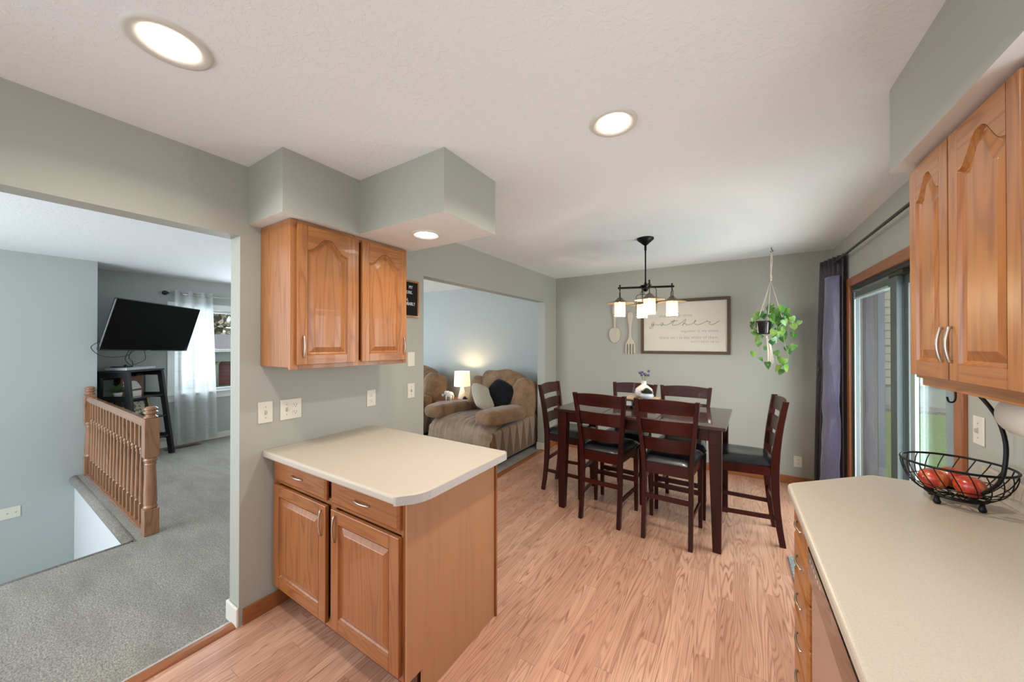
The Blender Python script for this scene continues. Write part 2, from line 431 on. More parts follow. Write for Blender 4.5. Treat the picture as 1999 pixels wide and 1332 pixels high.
def leafmat():
    m = mat('pothos_leaf', (.12, .30, .05), .35, coat=.2); h = N(m)
    oi = h.noise(h.obj(), 9., 1.)
    h.l(h.ramp(oi, [(.3, (.035, .14, .035)), (.48, (.10, .26, .045)), (.62, (.24, .36, .05)), (.75, (.09, .28, .10))]), h.b.inputs['Base Color'])
    return m
leaf_m = leafmat()
cord_m = mat('cotton_cord', (.66, .58, .48), .9)
ceramic_w = mat('white_ceramic', (.74, .72, .68), .25, coat=.3)
ceramic_b = mat('blue_white_ceramic', (.55, .62, .68), .2, coat=.5)

# ------------------------------------------------------------------ room shell
XL, YF, XR, ZC = -2.2, 4.72, .87, 2.44
BK = -1.5
struct('floor', M().box((XL-.06, BK, -.12), (XR+.15, YF+.1, 0)), floor_m)
SX0, SX1, SY = -6.25, -3.82, .72      # stairwell
m = M()
m.box((SX1, BK, -.12), (XL-.06, YF+.1, 0)); m.box((-7.0, SY, -.12), (SX1, YF+.1, 0))
struct('floor_living_carpet', m, carpet_m)
struct('ceiling', M().box((-7.0, BK-1.4, ZC), (XR+.15, YF+.15, ZC+.15)), ceil_m)  # runs on past the open back as an added overhang against the sun
struct('wall_far', M().box((-2.26, YF, 0), (XR+.15, YF+.15, ZC)), wall_m)
struct('wall_living_far', M().box((-7.0, YF, 0), (-2.26, YF+.15, ZC)), wall_m_daylit)
HZ = 2.06
m = M(); X2 = XL-.115
m.box((X2, BK, HZ), (XL, .80, ZC)); m.box((X2, .80, 0), (XL, 2.10, ZC)); m.box((X2, 2.10, HZ), (XL, 4.36, ZC)); m.box((X2, 4.36, 0), (XL, YF, ZC))
struct('wall_left', m, wall_m)
# reveals in the same wall paint (jambs and header undersides)
# right wall with the door opening
DY0, DY1, DZ = 2.42, 4.085, 1.975
m = M()
KY0, KY1, KZ0, KZ1 = -.05, 1.10, 1.08, 2.04
m.box((XR, BK, 0), (XR+.15, KY0, ZC)); m.box((XR, KY1, 0), (XR+.15, DY0, ZC)); m.box((XR, KY0, 0), (XR+.15, KY1, KZ0)); m.box((XR, KY0, KZ1), (XR+.15, KY1, ZC)); m.box((XR, DY1, 0), (XR+.15, YF, ZC)); m.box((XR, DY0, DZ), (XR+.15, DY1, ZC))
struct('wall_right', m, wall_m)
# living room window wall
WX = -6.85; wy0, wy1, wz0, wz1 = 1.70, 2.44, .75, 2.0
m = M()
m.box((WX-.15, .88, 0), (WX, wy0, ZC)); m.box((WX-.15, wy1, 0), (WX, 2.62, ZC)); m.box((WX-.15, 3.36, 0), (WX, YF, ZC)); m.box((WX-.15, 2.62, 0), (WX, 3.36, wz0)); m.box((WX-.15, 2.62, wz1), (WX, 3.36, ZC)); m.box((WX-.15, wy0, 0), (WX, wy1, wz0)); m.box((WX-.15, wy0, wz1), (WX, wy1, ZC))
struct('wall_living_window_side', m, wall_m_daylit)
struct('wall_stair_side', M().box((WX-.15, BK, -2.6), (SX0, .88, ZC)), wall_m_daylit)
m = M(); m.box((SX0, SY, -2.6), (SX1, SY+.1, -.02)); m.box((SX1, BK, -2.6), (SX1+.1, SY+.1, -.12))
struct('wall_stairwell', m, white_wall)
struct('floor_stairwell_bottom', M().box((SX0, BK, -2.7), (SX1, SY, -2.6)), carpet_m)
# carpet nosings
m = M()
m.tube([(SX0, SY, -.035), (SX1+.02, SY, -.035)], .04, 12)
m.tube([(SX1, SY, -.035), (SX1, BK, -.035)], .04, 12)
struct('trim_stair_nosing', m, carpet_m)
# soffits
SB = 2.128
m = M(); m.box((XL, .836, SB), (-1.83, 1.68, ZC)); m.box((-1.83, 1.25, SB), (-1.172, 1.68, ZC))
o = struct('wall_soffit_left', m, [wall_m, soffit_under])
m = M(); m.box((.503, BK, SB), (XR, 1.86, ZC)); o2 = struct('wall_soffit_right', m, [wall_m, soffit_under])
for oo in (o, o2):
    for p in oo.data.polygons:
        if p.normal.z < -.9: p.material_index = 1
# baseboards
def bb(name, m_, a, b): return struct(name, M().box(a, b), m_, bevel=.004)
bb('baseboard_far', oak_trim_x, (XL, YF-.014, 0), (XR, YF, .085))
bb('baseboard_left', oak_trim_y, (XL, .815, 0), (XL+.013, 1.05, .085))
bb('baseboard_left_far_stub', oak_trim_y, (XL, 4.37, 0), (XL+.013, YF-.014, .085))
bb('baseboard_right_far', oak_trim_y, (XR-.013, 4.16, 0), (XR, YF-.014, .085))
m = M(); m.box((X2-.014, .786, 0), (XL+.006, .80, .10)); m.box((X2-.014, .786, 0), (X2, 2.114, .10)); m.box((X2-.014, 2.10, 0), (XL, 2.114, .10))
struct('baseboard_jamb_white', m, white_trim, bevel=.005)
m = M(); m.box((X2-.014, 4.346, 0), (XL+.004, 4.36, .10)); m.box((X2-.014, 4.346, 0), (X2, YF, .10))
struct('baseboard_far_jamb_white', m, white_trim, bevel=.005)
m = M(); m.box((WX, .89, 0), (WX+.014, YF, .09)); m.box((WX, YF-.014, 0), (X2-.014, YF, .09))
struct('baseboard_living_white', m, white_trim, bevel=.004)
# threshold strips
struct('trim_threshold', M().prism([(-2.262, 0), (-2.255, .012), (-2.225, .014), (-2.20, .008), (-2.196, 0)], BK, .786, 'xz'), oak_trim_y)
struct('trim_threshold_far', M().prism([(-2.262, 0), (-2.255, .012), (-2.225, .014), (-2.20, .008), (-2.196, 0)], 2.114, 4.346, 'xz'), oak_trim_y)
struct('trim_carpet_edge_bar', M().box((-2.275, BK, 0), (-2.262, .786, .008)), mat('silver_transition', (.55, .53, .5), .4, .6))

# ------------------------------------------------------------------ sliding door (door_1)
d1 = sthing('door_1', (XR, 3.25, 0))
m = M(); T_ = .072
m.box((XR-.018, DY1, 0), (XR, DY1+T_, DZ+T_)); m.box((XR-.018, DY0-T_, 0), (XR, DY0, DZ+T_))
obj('casing', m, oak_trim_z, d1, .004, world=True)
obj('head_casing', M().box((XR-.018, DY0-.0, DZ), (XR, DY1, DZ+T_)), oak_trim_y, d1, .004, world=True)
m = M(); 
m.box((XR, DY1-.02, 0), (XR+.15, DY1, DZ)); m.box((XR, DY0, 0), (XR+.15, DY0+.02, DZ)); m.box((XR, DY0, DZ-.03), (XR+.15, DY1, DZ)); m.box((XR, DY0, 0), (XR+.15, DY1, .03))
m.box((XR+.004, 3.05, DZ-.055), (XR+.05, 3.27, DZ-.03))
obj('frame', m, bronze_frame, d1, .003, world=True)
def panel(name, x, y0, y1, st0, st1, mt, edge=None):
    m = M(); z0, z1 = .03, DZ-.05
    m.box((x, y0, z0), (x+.03, y0+st0, z1)); m.box((x, y1-st1, z0), (x+.03, y1, z1)); m.box((x, y0, z1-.06), (x+.03, y1, z1)); m.box((x, y0, z0), (x+.03, y1, z0+.09))
    p = obj(name, m, mt, d1, .003, world=True)
    obj('pane', M().box((x+.012, y0+st0-.004, z0+.085), (x+.018, y1-st1+.004, z1-.055)), pane_m, p, world=True)
    return p
pf = panel('fixed_panel', XR+.012, 3.17, 4.065, .10, .03, grey_vinyl)
m = M(); m.box((XR+.006, 4.034, .03), (XR+.013, 4.06, DZ-.05)); m.box((XR+.006, 3.30, DZ-.115), (XR+.013, 4.034, DZ-.10)); 
obj('pale_glazing_bead', m, pale_strip, pf, world=True)
ps = panel('sliding_panel', XR+.052, 2.44, 3.22, .07, .09, grey_vinyl)
m = M(); m.box((XR+.036, 2.99, .03), (XR+.052, 3.05, DZ-.05))
obj('pale_weatherstrip', m, pale_strip, ps, world=True)
obj('door_handle', M().box((XR+.03, 2.455, .75), (XR+.052, 2.48, 1.06)), black_plastic, ps, .005, world=True)
m = M(); m.box((XR+.10, 2.70, .03), (XR+.12, 2.83, DZ-.04)); m.box((XR+.10, 2.70, DZ-.10), (XR+.12, 3.6, DZ-.04)); m.box((XR+.10, 3.55, .03), (XR+.12, 3.6, DZ-.04))
obj('screen_door_frame', m, grey_vinyl, d1, .003, world=True)

# ------------------------------------------------------------------ living window (window_1)
w1 = sthing('window_1', (WX, 2.07, wz0))
m = M(); t = .085
m.box((WX, wy0-t, wz0-.02), (WX+.02, wy0, wz1+t)); m.box((WX, wy1, wz0-.02), (WX+.02, wy1+t, wz1+t)); m.box((WX, wy0-t, wz1), (WX+.02, wy1+t, wz1+t)); m.box((WX, wy0-t, wz0-.11), (WX+.015, wy1+t, wz0-.02))
obj('window_casing', m, white_win, w1, .003, world=True)
obj('sill', M().box((WX-.1, wy0-t-.02, wz0-.02), (WX+.05, wy1+t+.02, wz0)), white_win, w1, .004, world=True)
def sash(n, x, z0, z1):
    m = M(); a = .04
    m.box((x, wy0, z0), (x+.03, wy0+a, z1)); m.box((x, wy1-a, z0), (x+.03, wy1, z1)); m.box((x, wy0, z0), (x+.03, wy1, z0+a)); m.box((x, wy0, z1-a), (x+.03, wy1, z1))
    s_ = obj(n, m, white_win, w1, .003, world=True)
    obj('pane', M().box((x+.012, wy0+a-.003, z0+a-.003), (x+.016, wy1-a+.003, z1-a+.003)), window_pane_m, s_, world=True); return s_
sash('lower_sash', WX-.05, wz0, 1.39); s_ = sash('upper_sash', WX-.09, 1.35, wz1)
obj('sash_lock', M().lathe([(.028, 0), (.028, .008), (.012, .012), (.012, .02), (0, .022)], (WX-.03, 2.16, 1.39), 14), white_win, s_, world=True)

# kitchen window over the sink, beside the right cabinet
w2 = sthing('window_2', (XR, .52, KZ0))
m = M(); t = .07
m.box((XR-.018, KY0-t, KZ0-t), (XR, KY0, KZ1+.02)); m.box((XR-.018, KY1, KZ0-t), (XR, KY1+t, KZ1+.02)); m.box((XR-.018, KY0, KZ0-t), (XR, KY1, KZ0))
obj('casing', m, oak_trim_z, w2, .003, world=True)
m = M(); a = .04
m.box((XR+.05, KY0, KZ0), (XR+.09, KY0+a, KZ1)); m.box((XR+.05, KY1-a, KZ0), (XR+.09, KY1, KZ1)); m.box((XR+.05, KY0, KZ0), (XR+.09, KY1, KZ0+a)); m.box((XR+.05, KY0, KZ1-a), (XR+.09, KY1, KZ1)); m.box((XR+.05, .505, KZ0), (XR+.09, .545, KZ1))
obj('sash_frame', m, white_win, w2, .003, world=True)
obj('pane', M().box((XR+.065, KY0+a, KZ0+a), (XR+.07, KY1-a, KZ1-a)), window_pane_m, w2, world=True)

w3 = sthing('window_3', (WX, 2.99, wz0))
m = M(); t = .085
m.box((WX, 2.62-t, wz0-.11), (WX+.02, 2.62, wz1+t)); m.box((WX, 3.36, wz0-.11), (WX+.02, 3.36+t, wz1+t)); m.box((WX, 2.62, wz1), (WX+.02, 3.36, wz1+t)); m.box((WX, 2.62, wz0-.11), (WX+.02, 3.36, wz0))
obj('window_casing', m, white_win, w3, .003, world=True)
wy0, wy1 = 2.62, 3.36
_w1, w1 = w1, w3
sash('lower_sash', WX-.05, wz0, 1.39); sash('upper_sash', WX-.09, 1.35, wz1)

# ------------------------------------------------------------------ outside
def lawn():
    m = mat('grass', (.12, .22, .05), .9); h = N(m); o = h.obj()
    a = h.noise(o, 40., 4., .7); b = h.noise(o, 1.1, 2.)
    c = h.ramp(a, [(.3, (.035, .09, .02)), (.55, (.16, .28, .07)), (.75, (.42, .50, .22))])
    h.l(h.mix(h.math('MULTIPLY', b, .5), c, (.25, .32, .14)), h.b.inputs['Base Color']); h.bump(a, 1., .03); return m
grass_m = lawn()
m = M(); m.box((XR+.15, -4, -.5), (30, 40, -.16)); g = obj('lawn', m, grass_m); g['kind'] = 'structure'
m = M(); m.box((XR+.15, 12.0, -.16), (30, 12.78, -.10)); 
stone_m = mat('mulch', (.12, .10, .09), .9); h = N(stone_m); a = h.noise(h.obj(), 14., 4., .7)
h.l(h.ramp(a, [(.35, (.06,.05,.045)), (.6, (.25,.22,.21)), (.75, (.5,.46,.43))]), h.b.inputs['Base Color'])
tag(obj('mulch_bed', m, stone_m), 'grey mulch and stone bed along the foot of the neighbouring house', 'flower bed')
nh = thing('neighbour_house', 'beige lap-sided house seen through the sliding glass door', 'house', (7, 12.8, -.2))
siding = mat('beige_siding', (.50, .44, .37), .7); conc = mat('foundation_concrete', (.36, .38, .36), .8)
m = M()
for i in range(26):
    z = .42 + i*.2
    m.prism([(12.80, z), (12.775, z), (12.79, z+.2), (12.80, z+.2)], 1.2, 16, 'yz')
m.box((1.2, 12.80, .42), (16, 19, 5.6))
obj('siding', m, siding, nh, world=True)
m = M(); m.box((1.2, 12.76, 1.44), (16, 12.80, 1.49)); obj('band_board', m, siding, nh, world=True)
obj('foundation', M().box((1.2, 12.81, -.2), (16, 19, .42)), conc, nh, world=True)
obj('roof', M().prism([(12.1, 5.5), (15.9, 8), (19.7, 5.5)], 1, 16.4, 'yz'), mat('shingle', (.12, .11, .11), .9), nh, world=True)
m = M()
for i in range(3): m.box((XR+.15+i*.055, 4.50, -.16), (XR+.15+i*.055+.05, 4.56, 2.35))
m.box((XR+.15, 4.56, -.16), (XR+.15+.175, 4.62, 2.40))
struct('wall_reflection_backdrop', m, mat('slate_grey_backdrop', (.065, .075, .095), .6), bevel=.004)  # added dark backdrop behind the glass for the curtain's reflection
# living-room side outside
m = M(); m.box((-40, -10, -.2), (-7.1, 25, .12)); g = obj('lawn', m, grass_m); g['kind'] = 'structure'
rh = thing('red_house', 'dark red house with grey roof and white downspout outside the living room window', 'house', (-14, 4, .12))
red = mat('red_siding', (.17, .055, .055), .8); h = N(red); sp = h.n('ShaderNodeTexWave'); h.l(h.obj(), sp.inputs[0]); sp.bands_direction = 'Z'; sp.inputs['Scale'].default_value = 2.5
h.bump(sp.outputs[1], .4, .02)
obj('wall', M().box((-19.4, -2, .12), (-14, 12, .9)), red, rh, world=True)
obj('soffit_fascia', M().box((-19.6, -2.3, .9), (-13.7, 12.3, 1.25)), mat('grey_fascia', (.34, .34, .36), .7), rh, world=True)
obj('roof', M().prism([(-13.5, 1.25), (-16.8, 1.82), (-19.9, 1.25)], -2.4, 12.4, 'xz'), mat('grey_shingle', (.17, .16, .17), .9), rh, world=True)
obj('downspout', M().tube([(-13.92, 4.45, .12), (-13.92, 4.45, .8), (-13.75, 4.55, 1.1)], .05, 8), mat('downspout_white', (.5, .47, .46), .5), rh, world=True)
rnd = random.Random(4)
tr = thing('backyard_tree', 'leafy sunlit tree over the roof outside the living room window', 'tree', (-24, 7.6, .1))
m = M(); m.tube(spline([(-24, 7.6, .1), (-24, 7.7, 2), (-23.8, 7.9, 5)]), .22)
for k in range(14):
    a = rnd.uniform(0, 6.28); z = rnd.uniform(2, 5); m.tube(spline([(-23.9, 7.8, z), (-23.9+1.3*math.cos(a), 7.8+1.3*math.sin(a), z+.8), (-23.9+3*math.cos(a), 7.8+3*math.sin(a), z+1.3)], 4), [.09-.008*i for i in range(9)])
obj('trunk', m, mat('bark', (.14, .11, .09), .9), tr, world=True)
m = M()
for k in range(3600):
    a = rnd.uniform(0, 6.28); r = 3.6*rnd.random()**.5; z = rnd.uniform(1.2, 6.5); c = Vector((-23.9+r*math.cos(a), 7.8+r*math.sin(a), z))
    u = Vector((rnd.uniform(-1,1), rnd.uniform(-1,1), rnd.uniform(-1,1))).normalized(); v_ = u.orthogonal().normalized(); sz = rnd.uniform(.08, .2)
    m.f([m.v(c+u*sz), m.v(c+v_*sz*.6), m.v(c-u*sz), m.v(c-v_*sz*.6)])
obj('foliage', m, mat('sunlit_leaves', (.50, .45, .32), .8), tr, world=True)

# ------------------------------------------------------------------ cabinet pieces
def frameT(O, U, W):
    """local (u, v, w): u along U, v up, w outward"""
    U = Vector(U); W = Vector(W); V = Vector((0,0,1))
    return Matrix(((U.x, V.x, W.x, O[0]), (U.y, V.y, W.y, O[1]), (U.z, V.z, W.z, O[2]), (0,0,0,1)))
def door(name, parent, T, w, h, grain_v, grain_h, arch=True, st=.058):
    m = M(); m.T = T; th = .019
    m.box((0,0,0), (st,h,th)); m.box((w-st,0,0), (w,h,th))
    m.mi = 1; m.box((st,0,0), (w-st,st,th))
    A = .075 if arch else 0; x0, x1 = st, w-st; pw = x1-x0
    def top(x, sh=0):
        if not arch: return h-st
        t = (x-x0)/pw; q_ = min(max((abs(t-.5)-.04)/.38, 0), 1); f = .82*(1-q_*q_*(3-2*q_)) + .18*(1-(2*t-1)**2)
        return h-st-A-(.0 if arch else 0) + A*f
    n = 18; xs = [x0+pw*i/n for i in range(n+1)]
    for i in range(n):
        a, b = xs[i], xs[i+1]
        v = [m.v(p) for p in ((a,top(a),0),(b,top(b),0),(b,h,0),(a,h,0),(a,top(a),th),(b,top(b),th),(b,h,th),(a,h,th))]
        for q in ((4,5,6,7),(0,1,5,4)): m.f([v[j] for j in q])
        if i == 0: pass
        m.f([v[3], v[2], v[6], v[7]])
    m.mi = 0
    # raised panel, four loops: groove edge, groove floor, slope foot, field
    def loop(ins, w_):
        pts = []; a, b = x0+ins, x1-ins
        pts += [(a, st+ins, w_), (b, st+ins, w_)]
        for i in range(n, -1, -1):
            x = x0 + pw*i/n; X = a + (b-a)*i/n; pts.append((X, top(x)-ins, w_))
        return [m.v(p) for p in pts]
    L = [loop(0, th), loop(.004, .012), loop(.010, .006), loop(.036, .015), loop(.038, .0165)]
    for a, b in zip(L, L[1:]):
        k = len(a)
        for i in range(k): m.f([a[i], a[(i+1)%k], b[(i+1)%k], b[i]])
    m.f(L[-1])
    return obj(name, m, [grain_v, grain_h], parent, .0025, world=True)
def drawer_front(name, parent, T, w, h, mt):
    m = M(); m.T = T; a = .012
    lo = [m.v(p) for p in ((0,0,0),(w,0,0),(w,h,0),(0,h,0))]; mi = [m.v(p) for p in ((0,0,.011),(w,0,.011),(w,h,.011),(0,h,.011))]
    hi = [m.v(p) for p in ((a,a,.019),(w-a,a,.019),(w-a,h-a,.019),(a,h-a,.019))]
    for A, B in ((lo, mi), (mi, hi)):
        for i in range(4): m.f([A[i], A[(i+1)%4], B[(i+1)%4], B[i]])
    m.f(hi); m.f(lo[::-1])
    return obj(name, m, mt, parent, .002, world=True)
def handle(parent, T, u, v, vert=True, L=.105, name='handle', mt=None):
    m = M(); m.T = T; n = 12; pts = []
    for i in range(n+1):
        t = i/n; s_ = (t-.5)*L; bow = .019 + .012*math.sin(PI*t)
        if i == 0 or i == n:
            pts.append((u, v+s_, .016) if vert else (u+s_, v, .016))
        pts.append((u, v+s_, .019+.006+.007*math.sin(PI*t)) if vert else (u+s_, v, .019+.006+.007*math.sin(PI*t)))
        if i == n: pts.append(pts.pop(-2))
    m.tube(pts, .0042, 8)
    o = obj(name, m, mt or nickel, parent, world=True); return o

# ---- peninsula base cabinet
YP = .965; XE = -1.115; CT = .90; CB = .862; YB = 1.575
pc = thing('base_cabinet', 'oak peninsula base cabinet with two drawers over two raised panel doors', 'cabinet', (-1.66, 1.27, 0))
m = M()
m.box((XL+.002, YP+.02, .125), (XE+.0, YB, CB)); m.box((XL+.002, YP, .125), (-2.13, YP+.02, CB))
m.box((-1.632, YP, .125), (-1.588, YP+.02, CB)); m.box((-1.135, YP, .125), (XE-.002, YP+.02, CB))
m.box((XL+.01, YP+.018, .125), (XE-.005, YP+.021, CB))
m.mi = 1
for z0, z1 in ((.125, .165), (.715, .745), (.845, CB)): m.box((-2.13, YP, z0), (-1.632, YP+.02, z1)); m.box((-1.588, YP, z0), (-1.135, YP+.02, z1))
obj('face_frame', m, [base_v, base_x], pc, .0015, world=True)
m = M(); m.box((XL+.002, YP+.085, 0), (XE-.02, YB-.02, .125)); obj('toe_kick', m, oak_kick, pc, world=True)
m = M(); m.prism([(YP+.001, .125), (YP+.085, .125), (YP+.085, 0), (YB, 0), (YB, CB), (YP+.001, CB)], XE, XE+.012, 'yz')
obj('end_panel', m, oak_panel, pc, .001, world=True)
m = M(); m.box((XL+.002, YB, 0), (XE+.022, YB+.012, CB)); obj('back_panel', m, base_v, pc, .001, world=True)
U, Wn = (1,0,0), (0,-1,0)
for (x0, x1, hx) in ((-2.165, -1.650, -1.685), (-1.605, -1.130, -1.572)):
    T = frameT((x0, YP, .150), U, Wn); d = door('door', pc, T, x1-x0, .56, base_v, base_x, False, .06)
    handle(d, frameT((hx, YP, .625), U, Wn), 0, 0, True, .12)
    T = frameT((x0, YP, .735), U, Wn); d = drawer_front('drawer', pc, T, x1-x0, .118, base_x)
    handle(d, T, (x1-x0)/2, .06, False, .10)
# ---- peninsula countertop
ct = thing('peninsula_countertop', 'cream laminate countertop on the oak peninsula cabinet', 'countertop', (-1.62, 1.27, CB))
def topshape(m, poly, z0, z1, rnd_edges, R=.017):
    pass
m = M()
px0, px1, py0, py1 = XL, -1.035, .905, 1.618
c = .075
# front rolled edge + body
body = [(px0, py0+.02)]
prof = [(.0, -.002), (-.0035, .0), (-.012, -.0)]
def roll_profile(y, z0, z1, r=.016):   # rounded nose: list (y,z)
    pts = [(y+.03, z0), (y+r*.4, z0)]
    for i in range(7):
        a = -PI/2 - (PI/2)*i/6; pts.append((y+r*.4+r*.4*math.cos(a)*1, z0+r*.5+r*.5*math.sin(a)))
    for i in range(9):
        a = PI - (PI/2)*i/8; pts.append((y+r*1.2+r*1.2*math.cos(a), z1-r*1.2+r*1.2*math.sin(a)))
    return pts
# outline from above, with a clipped ogee corner at the front right and a radius at the back right
out = [(px0, py0), (px1-.075, py0), (px1-.066, py0+.003), (px1-.055, py0+.016), (px1-.040, py0+.034), (px1-.022, py0+.055), (px1-.008, py0+.085), (px1, py0+.125)]
for i in range(6):
    a = 0 + (PI/2)*i/5; out.append((px1-.04+.04*math.cos(a), py1-.04+.04*math.sin(a)))
out += [(px0, py1)]
m.prism(out, CB, CT, 'xy')
o = obj('top', m, counter_m, ct, .011, 4, world=True)
m = M(); ed = [(x+.0012 if x > px1-.08 else x, y) for x, y in out[1:-1]]
n_ = len(ed)
lo = []; hi = []
for i, (x, y) in enumerate(ed):
    a = Vector(ed[max(i-1, 0)]); b = Vector(ed[min(i+1, n_-1)]); d = (b-a).normalized(); nn = Vector((d.y, -d.x))
    lo.append((x+nn.x*.001, y+nn.y*.001, CB+.001)); hi.append((x+nn.x*.001, y+nn.y*.001, CT-.002))
vl = [m.v(p) for p in lo]; vh = [m.v(p) for p in hi]
for i in range(n_-1): m.f([vl[i], vl[i+1], vh[i+1], vh[i]])
obj('edge_band', m, counter_edge, ct, world=True, solid=.0015)

# ---- wall cabinet above the peninsula
wc = thing('wall_cabinet', 'oak wall cabinet with two arched doors above the peninsula', 'cabinet', (-2.04, 1.27, 1.358))
XC = -1.88; y0, y1, z0, z1 = .895, 1.637, 1.358, 2.124
m = M(); m.box((XL+.001, y0, z0+.01), (XC-.0195, y1, z1))
m.box((XC-.019, y0, z0), (XC, y0+.04, z1)); m.box((XC-.019, 1.238, z0), (XC, 1.278, z1)); m.box((XC-.019, y1-.03, z0), (XC, y1, z1))
m.mi = 1; m.box((XC-.019, y0+.04, z0), (XC, 1.238, z0+.035)); m.box((XC-.019, 1.278, z0), (XC, y1-.03, z0+.035)); m.box((XC-.019, y0+.04, z1-.03), (XC, 1.238, z1)); m.box((XC-.019, 1.278, z1-.03), (XC, y1-.03, z1))
obj('carcass', m, [oak_v, oak_y], wc, .0015, world=True)
for ya, yb, hy in ((.922, 1.245, .952), (1.288, 1.622, 1.600)):
    T = frameT((XC, ya, z0+.024), (0,1,0), (1,0,0)); d = door('door', wc, T, yb-ya, .722, oak_v, oak_y, True, .05)
    handle(d, frameT((XC, hy, 1.475), (0,1,0), (1,0,0)), 0, 0, True, .105)

# ---- right wall cabinet
rc = thing('wall_cabinet', 'oak wall cabinet with two arched doors above the long right counter', 'cabinet', (.71, 1.53, 1.358))
XC = .562; y0, y1, z0, z1 = 1.236, 1.842, 1.372, 2.124
m = M(); m.box((XC+.019, y0, z0), (XR-.002, y1, z1))
m.box((XC, y0, z0), (XC+.019, y0+.03, z1)); m.box((XC, y1-.03, z0), (XC+.019, y1, z1)); m.box((XC, 1.548, z0), (XC+.019, 1.585, z1))
m.mi = 1; m.box((XC, y0+.03, z0), (XC+.019, y1-.03, z0+.035)); m.box((XC, y0+.03, z1-.03), (XC+.019, y1-.03, z1))
obj('carcass', m, [oak_v, oak_y], rc, .0015, world=True)
m = M(); m.box((XC+.012, y0, 1.345), (XC+.03, y1-.01, z0)); m.box((XC+.012, y1-.028, 1.345), (XR-.004, y1-.01, z0)); obj('light_rail', m, oak_y, rc, .002, world=True)
for ya, yb, hy in ((1.828, 1.570, 1.597), (1.563, 1.255, 1.545)):
    T = frameT((XC, ya, z0+.012), (0,-1,0), (-1,0,0)); d = door('door', rc, T, ya-yb, .722, oak_v, oak_y, True, .05)
    handle(d, frameT((XC, hy, 1.49), (0,-1,0), (-1,0,0)), 0, 0, True, .100)

# ---- right counter run
rb = thing('base_cabinet', 'oak drawer base cabinet under the angled end of the right counter', 'cabinet', (.55, 1.85, 0))
XB = .238
m = M(); m.prism([(XB, 1.555), (XB, 1.905), (.52, 2.19), (XR-.002, 2.19), (XR-.002, 1.555)], .10, CB, 'xy')
m.prism([(XB+.07, 1.555), (XB+.07, 1.87), (.55, 2.12), (XR-.002, 2.12), (XR-.002, 1.555)], 0, .10, 'xy')
obj('carcass', m, oak_v, rb, .001, world=True)
for z0, z1 in ((.725, .845), (.58, .715), (.425, .57), (.27, .415), (.125, .26)):
    T = frameT((XB, 1.885, z0), (0,-1,0), (-1,0,0)); d = drawer_front('drawer', rb, T, .30, z1-z0, oak_y); handle(d, T, .15, (z1-z0)/2, False, .10)
dw = thing('dishwasher', 'dishwasher with glossy black control strip beneath the right counter', 'dishwasher', (.55, 1.24, 0))
obj('tub', M().box((XB+.02, .945, .10), (XR-.05, 1.548, CB-.004)), black_plastic, dw, .002, world=True)
m = M(); m.prism([(XB-.012, .70), (XB-.022, .70), (XB-.022, .80), (XB-.004, .845), (XB+.02, .845), (XB+.02, .70)], .947, 1.546, 'xz'); obj('control_panel', m, black_gloss_dw := mat('black_glossy_plastic', (.01, .008, .008), .12, coat=.6), dw, .004, world=True)
obj('door_panel', M().box((XB-.012, .947, .13), (XB+.02, 1.546, .695)), mat('almond_door', (.42, .27, .22), .25, .35), dw, .004, world=True)
obj('kick_plate', M().box((XB+.06, .947, .0), (XB+.08, 1.546, .10)), black_plastic, dw, world=True)
m = M()
for k in range(6): m.lathe([(.006, 0), (.006, .003), (0, .003)], (XB-.0225, 1.50-k*.03, .775), 10, 'x')
obj('buttons', m, mat('silver_buttons', (.6, .58, .56), .3, .5), dw, world=True)
m = M(); m.box((XB, BK+.05, .10), (XR-.002, .94, CB)); m.box((XB+.07, BK+.05, 0), (XR-.002, .94, .10))
tag(obj('sink_base_cabinet', m, oak_v, bevel=.002), 'plain oak base cabinet run under the near end of the right counter', 'cabinet')
cr = thing('kitchen_countertop', 'long cream laminate countertop with angled end along the right wall', 'countertop', (.53, .9, CB))
m = M(); m.prism([(.197, BK+.05), (.197, 1.868), (.203, 1.888), (.214, 1.903), (.515, 2.195), (.535, 2.205), (XR-.002, 2.205), (XR-.002, BK+.05)], CB, CT, 'xy')
obj('top', m, counter_m, cr, .012, 4, world=True)
obj('backsplash', M().box((XR-.02, BK+.05, CT), (XR-.002, 2.205, CT+.10)), counter_m, cr, .004, world=True)

# ------------------------------------------------------------------ recessed lights
def recessed(x, y, z, r, label, rl=.066, p=9):
    t = thing('recessed_light', label, 'ceiling light', (x, y, z), 0, 'recessed ceiling lights')
    m = M(); m.lathe([(r, 0), (r-.003, -.006), (r-.012, -.008), (rl+.012, -.006), (rl+.003, -.003), (rl, -.001)], (0,0,0), 40, caps=False)
    obj('trim_ring', m, ivory_ring, t)
    obj('lens', M().lathe([(rl+.002, -.0015), (rl*.9, -.004), (rl*.5, -.008), (0, -.009)], (0,0,0), 32), lens_m, t)
    d = bpy.data.lights.new('downlight', 'AREA'); d.shape = 'DISK'; d.size = .12; d.energy = p; d.color = (1, .90, .78); d.spread = 2.6
    o = bpy.data.objects.new('downlight', d); C.objects.link(o); o.location = (x, y, z-.012)
recessed(-1.50, .356, ZC, .108, 'round recessed ceiling light nearest the top left corner', .070, 7)
recessed(-.428, 1.502, ZC, .098, 'round recessed ceiling light in the middle of the kitchen ceiling', .066, 14)
recessed(-1.511, 1.463, SB, .085, 'round recessed light in the underside of the left soffit', .058, 2.4)

